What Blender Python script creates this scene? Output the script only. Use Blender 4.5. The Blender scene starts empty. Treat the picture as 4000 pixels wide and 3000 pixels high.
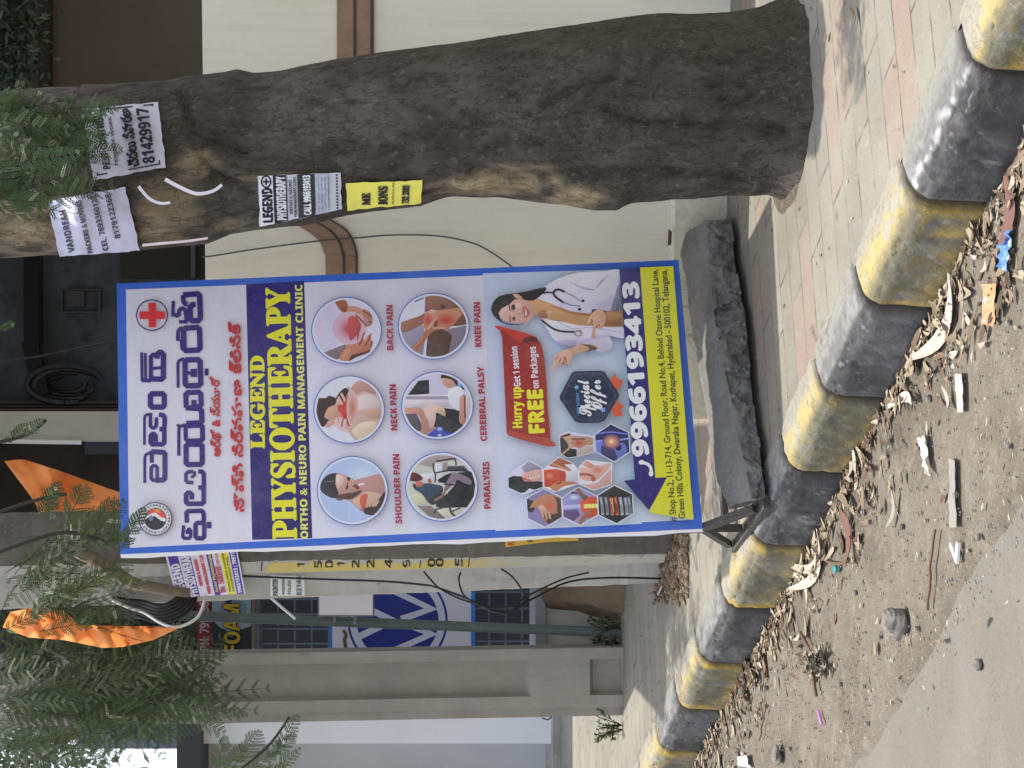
import bpy, bmesh, math, random
from mathutils import Vector, Matrix, noise
from mathutils.bvhtree import BVHTree

C = bpy.context.scene
COL = C.collection
random.seed(7)

# ---------------------------------------------------------------- camera
FPX = 6148.0                       # focal length in pixels of the 4000 x 3000 photograph
EYE = Vector((0.0, 0.0, 1.46))
PHI = math.atan((2000 - 1428) / FPX)
FWD = Vector((0, math.cos(PHI), -math.sin(PHI)))
UPV = Vector((0, math.sin(PHI), math.cos(PHI)))
RGT = Vector((1, 0, 0))
cam_data = bpy.data.cameras.new("camera")
cam_data.sensor_fit = 'HORIZONTAL'
cam_data.sensor_width = 36.0
cam_data.lens = FPX / 4000.0 * 36.0
cam_data.clip_start = 0.05
cam_data.clip_end = 2000.0
cam = bpy.data.objects.new("camera", cam_data)
COL.objects.link(cam)
bx, by, bz = -UPV, RGT, -FWD       # the photograph was taken with the phone turned on its side
cam.matrix_world = Matrix(((bx.x, by.x, bz.x, EYE.x), (bx.y, by.y, bz.y, EYE.y), (bx.z, by.z, bz.z, EYE.z), (0, 0, 0, 1)))
C.camera = cam

# ---------------------------------------------------------------- light
SUN_EL, SUN_X, SUN_Y = math.radians(76.0), -0.5, 0.866
SUNV = Vector((SUN_X * math.cos(SUN_EL), SUN_Y * math.cos(SUN_EL), math.sin(SUN_EL)))
world = bpy.data.worlds.new("World")
C.world = world
world.use_nodes = True
wn = world.node_tree.nodes
sky = wn.new("ShaderNodeTexSky")
sky.sky_type = 'NISHITA'
sky.sun_disc = False
sky.sun_elevation = SUN_EL
sky.sun_rotation = math.atan2(SUN_X, SUN_Y)
sky.air_density = 1.0
sky.dust_density = 2.0
wn["Background"].inputs["Strength"].default_value = 0.15
hsv = wn.new("ShaderNodeHueSaturation")          # the phone's white balance for open shade
hsv.inputs["Saturation"].default_value = 0.45
world.node_tree.links.new(sky.outputs[0], hsv.inputs["Color"])
world.node_tree.links.new(hsv.outputs[0], wn["Background"].inputs["Color"])
sun_data = bpy.data.lights.new("sun", 'SUN')
sun_data.energy = 2.4
sun_data.angle = math.radians(0.5)
sun_data.color = (1.0, 0.94, 0.85)
sun = bpy.data.objects.new("sun", sun_data)
COL.objects.link(sun)
sun.rotation_euler = SUNV.to_track_quat('Z', 'Y').to_euler()
sun.location = (-5, 8, 20)
C.view_settings.view_transform = 'Standard'
C.view_settings.look = 'None'
C.view_settings.gamma = 1.0
C.view_settings.exposure = 1.17
C.cycles.max_bounces = 8
C.cycles.diffuse_bounces = 5
C.cycles.transparent_max_bounces = 8

# ---------------------------------------------------------------- helpers
def ray(ix, iy):
    return FWD + RGT * ((1500 - iy) / FPX) + UPV * ((2000 - ix) / FPX)
def Z(ix, iy, z):
    d = ray(ix, iy)
    return EYE + d * ((z - EYE.z) / d.z)
def D(ix, iy, y):
    d = ray(ix, iy)
    return EYE + d * (y / d.y)
def proj(p):
    v = Vector(p) - EYE
    d = v.dot(FWD)
    return (2000 - FPX * v.dot(UPV) / d, 1500 - FPX * v.dot(RGT) / d)
def plane_hit(ix, iy, p0, n):
    d = ray(ix, iy)
    return EYE + d * ((p0 - EYE).dot(n) / d.dot(n))
def lin(c):
    out = []
    for v in c[:3]:
        v = v / 255.0
        out.append(v / 12.92 if v <= 0.04045 else ((v + 0.055) / 1.055) ** 2.4)
    return tuple(out)
def lerp(a, b, t):
    return tuple(x + (y - x) * t for x, y in zip(a, b))
def sst(a, b, x):
    t = max(0.0, min(1.0, (x - a) / (b - a)))
    return t * t * (3 - 2 * t)
def nz(p, s, seed=0.0):
    return noise.noise(Vector((p[0] * s + seed, p[1] * s - seed * 1.7, p[2] * s + seed * .6)))
def fbm(p, s, o=4, seed=0.0):
    v, a = 0.0, 0.5
    for i in range(o):
        v += a * nz(p, s, seed + i * 11.3)
        s *= 2.03
        a *= 0.5
    return v

def mk(name, verts, faces, material=None, parent=None, smooth=False, loc=None, cols=None, uvs=None):
    """One mesh object from world-space vertices."""
    o0 = Vector(parent.location) if parent is not None else Vector((0, 0, 0))
    if parent is not None and parent.parent is not None:
        o0 = o0 + Vector(parent.parent.location)
    org = Vector(loc) if loc is not None else o0
    me = bpy.data.meshes.new(name)
    me.from_pydata([tuple(Vector(v) - org) for v in verts], [], faces)
    if cols is not None:
        at = me.color_attributes.new("Col", 'FLOAT_COLOR', 'POINT')
        flat = []
        for c in cols:
            flat += [c[0], c[1], c[2], 1.0]
        at.data.foreach_set("color", flat)
    me.update()
    if smooth:
        me.polygons.foreach_set("use_smooth", [True] * len(me.polygons))
    if material is not None:
        me.materials.append(material)
    ob = bpy.data.objects.new(name, me)
    COL.objects.link(ob)
    if parent is not None:
        ob.parent = parent
        ob.location = org - o0
    else:
        ob.location = org
    return ob
def tag(o, label=None, cat=None, group=None, kind=None):
    if label: o["label"] = label
    if cat: o["category"] = cat
    if group: o["group"] = group
    if kind: o["kind"] = kind
    return o
def thing(name, label, cat, loc, group=None):
    o = bpy.data.objects.new(name, None)
    o.empty_display_size = 0.1
    COL.objects.link(o)
    o.location = loc
    return tag(o, label, cat, group)

class MB:
    """collects shapes in world space"""
    def __init__(s):
        s.v, s.f, s.c = [], [], []
    def add(s, vs, fs, col=None):
        b = len(s.v)
        s.v += [Vector(v) for v in vs]
        s.f += [tuple(i + b for i in f) for f in fs]
        s.c += [col or (1, 1, 1)] * len(vs)
    def hexa(s, p, col=None):          # 8 points: bottom ring 0-3, top ring 4-7
        s.add(p, [(3, 2, 1, 0), (4, 5, 6, 7), (0, 1, 5, 4), (1, 2, 6, 5), (2, 3, 7, 6), (3, 0, 4, 7)], col)
    def box(s, a, b, col=None):
        x0, y0, z0 = a
        x1, y1, z1 = b
        s.hexa([(x0, y0, z0), (x1, y0, z0), (x1, y1, z0), (x0, y1, z0), (x0, y0, z1), (x1, y0, z1), (x1, y1, z1), (x0, y1, z1)], col)
    def bar(s, a, b, w, h, up=(0, 0, 1), col=None):
        a, b = Vector(a), Vector(b)
        d = (b - a).normalized()
        u = Vector(up)
        r = d.cross(u)
        if r.length < 1e-4:
            r = d.cross(Vector((0, 1, 0)))
        r.normalize()
        u = r.cross(d).normalized()
        pts = []
        for q in (a, b):
            pts += [q - r * w / 2 - u * h / 2, q + r * w / 2 - u * h / 2, q + r * w / 2 + u * h / 2, q - r * w / 2 + u * h / 2]
        s.hexa(pts, col)
    def tube(s, pts, r, n=8, col=None):
        pts = [Vector(p) for p in pts]
        rs = r if isinstance(r, (list, tuple)) else [r] * len(pts)
        vs, fs = [], []
        prev = None
        for i, p in enumerate(pts):
            d = (pts[min(i + 1, len(pts) - 1)] - pts[max(i - 1, 0)]).normalized()
            a = prev if prev is not None else (Vector((0, 0, 1)) if abs(d.z) < .9 else Vector((1, 0, 0)))
            u = (a - d * a.dot(d))
            if u.length < 1e-5:
                u = d.orthogonal()
            u.normalize()
            prev = u
            w = d.cross(u)
            for k in range(n):
                t = 2 * math.pi * k / n
                vs.append(p + (u * math.cos(t) + w * math.sin(t)) * rs[i])
        for i in range(len(pts) - 1):
            for k in range(n):
                k2 = (k + 1) % n
                fs.append((i * n + k, i * n + k2, (i + 1) * n + k2, (i + 1) * n + k))
        fs.append(tuple(range(n - 1, -1, -1)))
        fs.append(tuple((len(pts) - 1) * n + k for k in range(n)))
        s.add(vs, fs, col)
    def build(s, name, material=None, parent=None, smooth=False, loc=None, colour=False):
        return mk(name, s.v, s.f, material, parent, smooth, loc, s.c if colour else None)

def spline(pts, n=8):
    """Catmull-Rom through points of any dimension"""
    out = []
    P = [pts[0]] + list(pts) + [pts[-1]]
    for i in range(1, len(P) - 2):
        for k in range(n):
            t = k / n
            out.append(tuple(0.5 * ((2 * b) + (-a + c) * t + (2 * a - 5 * b + 4 * c - d) * t * t + (-a + 3 * b - 3 * c + d) * t ** 3)
                             for a, b, c, d in zip(P[i - 1], P[i], P[i + 1], P[i + 2])))
    out.append(tuple(pts[-1]))
    return out
def interp(tab, x):
    if x <= tab[0][0]: return tab[0][1]
    for (a, b), (c, d) in zip(tab, tab[1:]):
        if x <= c:
            return b + (d - b) * (x - a) / (c - a)
    return tab[-1][1]

# ---------------------------------------------------------------- materials
def mat(name, base, rough=0.85, layers=(), bump=(), attr=False, spec=0.3, transl=0.0, metal=0.0):
    """base colour, then noise layers (scale, colour, lo, hi, strength[, stretch]); bump = ((scale, strength[, stretch]), ...)"""
    m = bpy.data.materials.new(name)
    m.use_nodes = True
    nt = m.node_tree
    N, L = nt.nodes, nt.links
    bs = N["Principled BSDF"]
    bs.inputs["Roughness"].default_value = rough
    bs.inputs["Specular IOR Level"].default_value = spec
    bs.inputs["Metallic"].default_value = metal
    tc = N.new("ShaderNodeTexCoord")
    if attr:
        a = N.new("ShaderNodeVertexColor")
        a.layer_name = "Col"
        cur = a.outputs["Color"]
    else:
        r = N.new("ShaderNodeRGB")
        r.outputs[0].default_value = (*base, 1)
        cur = r.outputs[0]
    def nztex(scale, stretch, detail=6):
        mp = N.new("ShaderNodeMapping")
        mp.inputs["Scale"].default_value = stretch
        L.new(tc.outputs["Object"], mp.inputs[0])
        t = N.new("ShaderNodeTexNoise")
        t.inputs["Scale"].default_value = scale
        t.inputs["Detail"].default_value = detail
        t.inputs["Roughness"].default_value = 0.62
        L.new(mp.outputs[0], t.inputs["Vector"])
        return t
    for ly in layers:
        sc, col, lo, hi, st = ly[:5]
        t = nztex(sc, ly[5] if len(ly) > 5 else (1, 1, 1))
        fac = t.outputs["Fac"]
        if len(ly) > 6:            # thin crack lines along the noise's middle value
            sb = N.new("ShaderNodeMath"); sb.operation = 'SUBTRACT'; sb.inputs[1].default_value = .5
            ab = N.new("ShaderNodeMath"); ab.operation = 'ABSOLUTE'
            on = N.new("ShaderNodeMath"); on.operation = 'SUBTRACT'; on.inputs[0].default_value = 1.0
            L.new(fac, sb.inputs[0]); L.new(sb.outputs[0], ab.inputs[0]); L.new(ab.outputs[0], on.inputs[1])
            fac = on.outputs[0]
        mr = N.new("ShaderNodeMapRange")
        mr.inputs[1].default_value = lo
        mr.inputs[2].default_value = hi
        mr.inputs[4].default_value = st
        L.new(fac, mr.inputs[0])
        mx = N.new("ShaderNodeMix")
        mx.data_type = 'RGBA'
        mx.inputs[7].default_value = (*col, 1)
        L.new(mr.outputs[0], mx.inputs[0])
        L.new(cur, mx.inputs[6])
        cur = mx.outputs[2]
    L.new(cur, bs.inputs["Base Color"])
    last = None
    for b in bump:
        t = nztex(b[0], b[2] if len(b) > 2 else (1, 1, 1), 8)
        bp = N.new("ShaderNodeBump")
        bp.inputs["Strength"].default_value = b[1]
        bp.inputs["Distance"].default_value = 0.3 / b[0]
        L.new(t.outputs["Fac"], bp.inputs["Height"])
        if last: L.new(last, bp.inputs["Normal"])
        last = bp.outputs[0]
    if last: L.new(last, bs.inputs["Normal"])
    if transl > 0:
        tr = N.new("ShaderNodeBsdfTranslucent")
        L.new(cur, tr.inputs["Color"])
        ms = N.new("ShaderNodeMixShader")
        ms.inputs[0].default_value = transl
        L.new(bs.outputs[0], ms.inputs[1])
        L.new(tr.outputs[0], ms.inputs[2])
        L.new(ms.outputs[0], N["Material Output"].inputs[0])
    return m

M = {}
M['print'] = mat("printed_vinyl", (1, 1, 1), 0.42, attr=True, spec=0.45, layers=[(60, (.50, .48, .50), .52, .8, .10), (5, (.52, .50, .50), .5, .8, .16, (1, 1, .5)), (240, (.30, .28, .30), .58, .72, .16)], bump=((2.2, .10, (1, 1, 1.8)), (7, .10)))
M['paper'] = mat("printed_paper", (1, 1, 1), 0.7, attr=True, spec=0.25, layers=[(25, (.30, .28, .25), .5, .8, .25)], bump=((30, .35),))
M['banner'] = mat("printed_banner", (1, 1, 1), 0.6, attr=True)
M['vinyl_edge'] = mat("white_vinyl", (.78, .77, .79), 0.5)
M['iron'] = mat("painted_angle_iron", (.07, .065, .06), 0.6, layers=[(40, (.16, .13, .10), .5, .7, .8)], bump=((60, .2),))
M['stone'] = mat("broken_granite", (.17, .163, .155), 0.95, layers=[(7, (.11, .105, .10), .45, .65, .7), (90, (.27, .26, .25), .58, .72, .7)], bump=((25, .55), (90, .4)))
M['wall'] = mat("cream_paint", (.79, .75, .625), 0.9, layers=[(1.5, (.64, .59, .47), .42, .75, .5, (1, 1, .6)), (14, (.56, .50, .39), .52, .76, .5, (2, 2, .08)), (4, (.52, .47, .38), .994, 1.0, .14, (1, 1, 1), 1), (45, (.45, .40, .32), .66, .78, .4), (30, (.55, .52, .44), .62, .78, .35, (1, 1, .4)), (9, (.45, .40, .30), .70, .80, .5, (1, 1, .12))], bump=((120, .25), (12, .08)))
M['plinth'] = mat("stained_plinth", (.66, .62, .50), 0.95, layers=[(9, (.33, .22, .11), .56, .68, .75, (2.2, 2.2, .25)), (40, (.45, .42, .36), .5, .7, .6)], bump=((50, .4),))
M['mould'] = mat("brown_band_paint", (.31, .205, .14), 0.85, layers=[(14, (.22, .145, .095), .42, .7, .7), (40, (.42, .33, .25), .6, .75, .5)], bump=((90, .2),))
M['groove'] = mat("dark_groove", (.075, .06, .06), 0.9)
M['cable'] = mat("black_cable", (.018, .018, .02), 0.5)
M['white_cable'] = mat("white_cable", (.6, .58, .55), 0.5)
# ================================================================ ground, road, footpath, kerb
KD = Vector((-0.537, 0.843, 0)).normalized()      # along the kerb, away from the viewer
KN = Vector((-KD.y, KD.x, 0)) * 1.0               # towards the road
KN = Vector((-0.843, -0.537, 0)).normalized()
K0 = Vector((0.414, 3.546, 0))                    # a joint at the foot of the kerb
def kst(p):
    q = Vector((p[0], p[1], 0)) - K0
    return q.dot(KD), q.dot(KN)
def kpt(s, t, z=0.0):
    p = K0 + KD * s + KN * t
    return Vector((p.x, p.y, z))

m = mat("ground_soil", (.20, .17, .13), 0.95, layers=[(.6, (.28, .25, .20), .4, .7, .7)])
tag(mk("ground", [(-300, -60, -.08), (300, -60, -.08), (300, 500, -.08), (-300, 500, -.08)], [(0, 1, 2, 3)], m), kind='structure')

# road: concrete coloured asphalt with fine grit
m = mat("road_asphalt", (.150, .138, .116), 0.9, layers=[(3, (.19, .178, .155), .4, .7, .7), (220, (.085, .078, .068), .54, .66, .6), (160, (.25, .235, .21), .58, .68, .6), (70, (.10, .09, .078), .60, .74, .5), (3, (.09, .083, .07), .994, 1.0, .4, (1, 1, 1), 1), (1.3, (.19, .17, .145), .5, .75, .6)], bump=((260, .35), (60, .15)))
tag(mk("road", [kpt(-6, .3, -.012), kpt(-6, 9, -.012), kpt(60, 9, -.012), kpt(60, .3, -.012)], [(0, 1, 2, 3)], m), kind='structure')

# dusty verge between kerb and road
def verge_w(s):
    return interp([(-3, .50), (0, .60), (.6, .66), (1.2, .72), (2.4, .76), (6, .8), (40, 1.2)], s) + .035 * nz((s, 0, 0), 2.3) + .012 * nz((s, 0, 0), 9)
vs, fs, cs = [], [], []
ss = [-3 + i * .02 for i in range(451)] + [6 + .3 * i for i in range(1, 60)]
NT = 52
for i, s in enumerate(ss):
    w = verge_w(s)
    for j in range(NT + 1):
        a = j / NT
        t = -.02 + (w + .05) * a
        p = kpt(s, t)
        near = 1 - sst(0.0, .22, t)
        edge = sst(w - .03, w + .02, t)
        z = .006 + .012 * fbm(p, 7, 3) + .006 * fbm(p, 30, 3, 5) + .022 * near * (.5 + fbm(p, 5, 2, 9)) - .026 * edge
        vs.append((p.x, p.y, z))
        n1, n2 = fbm(p, 4, 3, 3), fbm(p, 22, 3, 17)
        c = lerp((.150, .130, .102), (.118, .100, .076), sst(-.15, .25, n1))
        c = lerp(c, (.22, .195, .16), .5 * sst(.05, .3, n2))
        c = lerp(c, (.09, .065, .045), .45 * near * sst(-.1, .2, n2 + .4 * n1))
        cs.append(c)
for i in range(len(ss) - 1):
    for j in range(NT):
        a = i * (NT + 1) + j
        fs.append((a, a + 1, a + NT + 2, a + NT + 1))
m = mat("verge_dust", (0, 0, 0), 0.95, attr=True, layers=[(130, (.30, .27, .22), .56, .68, .65), (190, (.05, .042, .034), .56, .68, .7), (45, (.26, .23, .18), .6, .75, .35)], bump=((150, .6), (50, .35)))
tag(mk("verge_ground", vs, fs, m, smooth=True, cols=cs), kind='structure')

# footpath sheet with worn interlocking tiles
m = bpy.data.materials.new("footpath_tiles")
m.use_nodes = True
nt = m.node_tree; N = nt.nodes; L = nt.links
bs = N["Principled BSDF"]; bs.inputs["Roughness"].default_value = .92; bs.inputs["Specular IOR Level"].default_value = .2
tc = N.new("ShaderNodeTexCoord")
sep = N.new("ShaderNodeSeparateXYZ"); L.new(tc.outputs["Object"], sep.inputs[0])
def mth(op, a, b=None, c=None):
    n = N.new("ShaderNodeMath"); n.operation = op
    for i, v in enumerate((a, b, c)):
        if v is None: continue
        if isinstance(v, (int, float)): n.inputs[i].default_value = v
        else: L.new(v, n.inputs[i])
    return n.outputs[0]
def ntex(scale, detail=6, stretch=(1, 1, 1), rough=.6):
    mp = N.new("ShaderNodeMapping"); mp.inputs["Scale"].default_value = stretch; L.new(tc.outputs["Object"], mp.inputs[0])
    t = N.new("ShaderNodeTexNoise"); t.inputs["Scale"].default_value = scale; t.inputs["Detail"].default_value = detail; t.inputs["Roughness"].default_value = rough
    L.new(mp.outputs[0], t.inputs["Vector"]); return t.outputs["Fac"]
def rng(x, lo, hi, a=0, b=1):
    n = N.new("ShaderNodeMapRange"); n.clamp = True
    L.new(x, n.inputs[0]); n.inputs[1].default_value = lo; n.inputs[2].default_value = hi; n.inputs[3].default_value = a; n.inputs[4].default_value = b
    return n.outputs[0]
def mix(f, a, b):
    n = N.new("ShaderNodeMix"); n.data_type = 'RGBA'
    if isinstance(f, (int, float)): n.inputs[0].default_value = f
    else: L.new(f, n.inputs[0])
    for i, v in ((6, a), (7, b)):
        if isinstance(v, tuple): n.inputs[i].default_value = (*v, 1)
        else: L.new(v, n.inputs[i])
    return n.outputs[2]
x, y = sep.outputs[0], sep.outputs[1]
wob = ntex(9, 3)
# v across the rows, u along them (skewed so tile ends run with the kerb)
v = mth('ADD', mth('ADD', mth('MULTIPLY', x, -.26), mth('MULTIPLY', y, .966)), mth('MULTIPLY', wob, .006))
u = mth('ADD', x, mth('MULTIPLY', y, .62))
ROW = .115
vr = mth('DIVIDE', v, ROW); vi = mth('FLOOR', vr); vf = mth('FRACT', vr)
off = mth('MULTIPLY', mth('FRACT', mth('MULTIPLY', vi, .5)), .30)
u2 = mth('DIVIDE', mth('ADD', u, off), .46); ui = mth('FLOOR', u2); uf = mth('FRACT', u2)
# pink bands: two rows in five, broken along their length
band = mth('LESS_THAN', mth('FRACT', mth('ADD', mth('DIVIDE', vi, 4.0), .01)), .49)
brk = mth('GREATER_THAN', mth('FRACT', mth('MULTIPLY', mth('ADD', ui, mth('FLOOR', mth('DIVIDE', vi, 4.0))), .5)), .25)
pinkm = mth('MULTIPLY', mth('MULTIPLY', band, brk), mth('LESS_THAN', y, 5.9))
wn2 = N.new("ShaderNodeTexWhiteNoise"); wn2.noise_dimensions = '2D'
cv = N.new("ShaderNodeCombineXYZ"); L.new(ui, cv.inputs[0]); L.new(vi, cv.inputs[1]); L.new(cv.outputs[0], wn2.inputs["Vector"])
col = mix(wn2.outputs["Value"], (.238, .222, .185), (.187, .178, .150))
col = mix(mth('MULTIPLY', pinkm, .75), col, (.245, .18, .15))
col = mix(rng(ntex(3, 5), .42, .7, 0, .75), col, (.28, .262, .215))
col = mix(rng(ntex(60, 5, (1, 3, 1)), .55, .75, 0, .5), col, (.22, .21, .18))
jv = mth('LESS_THAN', mth('ABSOLUTE', mth('SUBTRACT', vf, .5)), .465)
ju = mth('LESS_THAN', mth('ABSOLUTE', mth('SUBTRACT', uf, .5)), .488)
jm = mth('SUBTRACT', 1.0, mth('MULTIPLY', jv, ju))
jm = mth('MULTIPLY', jm, rng(ntex(14, 4), .38, .62))
col = mix(mth('MULTIPLY', jm, .85), col, (.085, .078, .06))
col = mix(rng(ntex(200, 3), .60, .70, 0, .6), col, (.10, .085, .065))
col = mix(rng(ntex(1.6, 6), .5, .72, 0, .55), col, (.17, .155, .125))
col = mix(rng(ntex(30, 5), .6, .74, 0, .5), col, (.32, .31, .27))
L.new(col, bs.inputs["Base Color"])
b1 = N.new("ShaderNodeBump"); b1.inputs["Strength"].default_value = .35; b1.inputs["Distance"].default_value = .004; b1.invert = True
L.new(jm, b1.inputs["Height"])
b2 = N.new("ShaderNodeBump"); b2.inputs["Strength"].default_value = .3; b2.inputs["Distance"].default_value = .003
L.new(ntex(120, 8), b2.inputs["Height"]); L.new(b1.outputs[0], b2.inputs["Normal"]); L.new(b2.outputs[0], bs.inputs["Normal"])
tag(mk("footpath", [kpt(-6, -.14, .197), kpt(60, -.14, .197), kpt(60, -22, .197), kpt(-6, -22, .197)], [(0, 1, 2, 3)], m), kind='structure')

# kerb stones, each a thing of its own
JO = [-.86, -.43, 0.0, .421, .855, 1.281, 1.767, 2.260, 2.752, 3.24, 3.73, 4.22, 4.71, 5.2]
def ksec(v):
    """kerb profile: v 0 (path side of the top) .. 1 (below the road); returns t, z"""
    pr = [(-.155, .2035), (-.105, .205), (-.068, .203), (-.036, .195), (-.014, .178), (-.003, .155), (0, .11), (.004, .03), (.006, -.06)]
    x = v * (len(pr) - 1)
    i = min(int(x), len(pr) - 2)
    q = spline(pr, 6)
    k = v * (len(q) - 1)
    j = min(int(k), len(q) - 2)
    f = k - j
    return q[j][0] + (q[j + 1][0] - q[j][0]) * f, q[j][1] + (q[j + 1][1] - q[j][1]) * f
kmat = mat("kerb_paint", (0, 0, 0), 0.85, attr=True, layers=[(150, (.09, .08, .07), .58, .70, .5), (70, (.36, .35, .33), .62, .74, .45), (12, (.07, .065, .055), .990, 1.0, .5, (1, 1, 1), 1)], bump=((80, .5), (20, .3), (200, .4)))
places = ["nearest the camera", "beside the tree foot", "in front of the tree", "in front of the board's right edge", "in front of the stone slab", "in front of the board's stand", "just past the board's stand", "beside the concrete pole", "between pole and pillar"]
def kerb_stone(i, s0, s1, yellow):
    NU, NV = 44, 40
    g = .005
    vs, fs, cs = [], [], []
    sd = i * 3.7
    for a in range(NU + 1):
        u = a / NU
        s = s0 + g + (s1 - s0 - 2 * g) * u
        e = min(u, 1 - u) * (s1 - s0)
        shrink = .012 * (1 - sst(0, .018, e))
        for b in range(NV + 1):
            v = b / NV
            t, z = ksec(v)
            if v > .25: t -= shrink * min(1, (v - .25) * 4)
            z -= shrink * (1 - v) if v < .6 else 0
            p = kpt(s, t, z)
            d = .008 * fbm(p, 9, 3, sd) + .005 * fbm(p, 45, 3, sd) - .005 * sst(.16, .36, fbm(p, 30, 4, sd + 3))
            p = p + KN * d * (1 if v > .4 else 0) + Vector((0, 0, d * (1 if v < .55 else 0)))
            vs.append(p)
            n1 = fbm((u * 1.2, v * 1.5, sd), 2.2, 4)
            n2 = fbm((u * 5, v * 5, sd), 2.0, 4, 4)
            st = fbm((u * 22, v * 2.4, sd), 1.2, 4, 8)
            top = 1 - sst(.30, .50, v)             # worn top and arris
            ed = min(u, 1 - u)
            bd = max(1 - sst(.02, .15, ed + .16 * n2 + .06 * st), sst(.78, .96, v + .25 * n2) * .85)
            if yellow:
                body = lerp((.150, .140, .095), (.215, .175, .07), sst(-.15, .3, n1))
                body = lerp(body, (.20, .20, .19), .85 * sst(-.04, .18, n1 * .8 + .6 * n2 + .25 * st))
                body = lerp(body, (.10, .095, .075), .5 * sst(.05, .3, st + .4 * n2))
                yl = (.40, .27, .045)
                c = lerp(body, yl, min(1, .9 * bd * sst(-.22, .12, n1 + .10 + .4 * n2)))
                c = lerp(c, yl, .6 * sst(.2, .36, n1 * 1.1 + .3 * n2))
                tc_ = lerp((.40, .32, .13), (.33, .31, .26), sst(-.15, .25, n2 + .7 * n1))
                tc_ = lerp(tc_, (.42, .29, .08), .6 * sst(.30, .45, v) * sst(-.08, .14, n2 + .5 * n1))
                tc_ = lerp(tc_, (.27, .26, .235), .8 * sst(.02, .2, n1 * .9 - .6 * n2 + .2 * st))
                c = lerp(c, tc_, top)
                c = lerp(c, (.27, .255, .215), (1 - sst(.04, .24, v)) * .9)
            else:
                body = lerp((.062, .062, .066), (.125, .122, .124), sst(-.2, .35, n1 + .3 * st))
                c = lerp(body, (.022, .022, .024), .9 * sst(.83, .92, v + .05 * n2) * sst(-.25, .05, n1 + .1))
                c = lerp(c, (.02, .02, .022), .6 * sst(.3, .45, v) * (1 - sst(.5, .62, v)) * sst(-.2, .2, n2))
                tc_ = lerp((.15, .147, .143), (.24, .235, .23), sst(-.2, .25, n2 + .4 * n1))
                if i == 1: tc_ = lerp(tc_, (.50, .50, .51), sst(.26, .42, v) * sst(-.12, .06, n2 + .35 * st))
                c = lerp(c, tc_, sst(.28, .80, top + (.34 if i == 1 else .12) * st + .2 * n2))
                c = lerp(c, (.25, .24, .21), (1 - sst(.04, .26, v)) * .85)
                if n2 > .36 and v > .4: c = lerp(c, (.30, .30, .32), .5)
            n4 = fbm(p, 60, 3, 21)
            c = lerp(c, (.11, .10, .085), .4 * sst(.12, .34, n4 + .4 * n2))
            # dirt at the foot
            c = lerp(c, (.20, .17, .13), .55 * sst(.86, .98, v + .10 * n1))
            c = lerp(c, (.08, .07, .06), .75 * (1 - sst(.004, .02, e)))
            cs.append(c)
    for a in range(NU):
        for b in range(NV):
            q = a * (NV + 1) + b
            fs.append((q, q + 1, q + NV + 2, q + NV + 1))
    n0 = len(vs)
    for a, rev in ((0, False), (NU, True)):       # end faces
        ring = [a * (NV + 1) + b for b in range(NV + 1)]
        pb = kpt(s0 if a == 0 else s1, -.155, -.06)
        vs.append(Vector(vs[ring[0]]) * 1.0); vs[-1].z = -.06
        cs.append((.1, .1, .1))
        f = ring + [len(vs) - 1]
        fs.append(tuple(f if rev else f[::-1]))
    mid = kpt((s0 + s1) / 2, 0, 0)
    o = mk("kerb_stone", vs, fs, kmat, smooth=True, loc=mid, cols=cs)
    return o
PL = ["yellow painted kerb stone cut off at the photo's near right corner",
      "black painted kerb stone, largest and nearest, with chipped white paint along its top",
      "yellow painted kerb stone in front of the tree, beside the largest black one",
      "black painted kerb stone in front of the right end of the broken stone slab",
      "yellow painted kerb stone in front of the left half of the broken stone slab",
      "black painted kerb stone beside the iron foot of the blue-bordered board",
      "yellow painted kerb stone just left of the board's iron foot, mustard streak on its face",
      "black painted kerb stone in front of the bare concrete power pole",
      "yellow painted kerb stone in front of the gap between power pole and grey pillar",
      "black painted kerb stone in front of the grey concrete pillar",
      "yellow painted kerb stone left of the pillar's foot, farthest yellow one but one",
      "black painted kerb stone at the photo's left edge, second from the far end",
      "yellow painted kerb stone at the far end of the row"]
for i in range(len(JO) - 1):
    tag(kerb_stone(i, JO[i], JO[i + 1], i % 2 == 0), PL[i], "kerb stone", "painted kerb stones along the footpath edge")
# ================================================================ compound wall behind the tree
W0 = Vector((.666, 5.46, 0)); WD = Vector((.9924, -.123, 0)); WNV = Vector((-.123, -.9924, 0))   # face looks at the road
def wpx(ix, iy, lift=0.0):
    return plane_hit(ix, iy, W0 + WNV * lift, WNV)
WT = wpx(795, 500).z
def wy(x): return W0.y + (x - W0.x) / WD.x * WD.y
wall = thing("compound_wall", "cream compound wall with brown bands behind the tree and the board", "wall", (0.9, wy(.9), .2))
mb = MB()
XL, XR = -.12, 3.4
mb.hexa([(XL, wy(XL), .1), (XR, wy(XR), .1), (XR, wy(XR) + .14, .1), (XL, wy(XL) + .14, .1), (XL, wy(XL), WT), (XR, wy(XR), WT), (XR, wy(XR) + .14, WT), (XL, wy(XL) + .14, WT)])
mb.build("wall_face", M['wall'], wall)
zt = wpx(2630, 900).z
mb = MB()
a, b = Vector((XL, wy(XL), 0)) + WNV * .035, Vector((.98, wy(.98), 0)) + WNV * .035
mb.hexa([(a.x, a.y, .1), (b.x, b.y, .1), (b.x, wy(b.x) - .001, .1), (a.x, wy(a.x) - .001, .1), (a.x, a.y + .01, zt), (b.x, b.y + .01, zt), (b.x, wy(b.x) - .001, zt + .012), (a.x, wy(a.x) - .001, zt + .012)])
mb.build("plinth", M['plinth'], wall)
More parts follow.
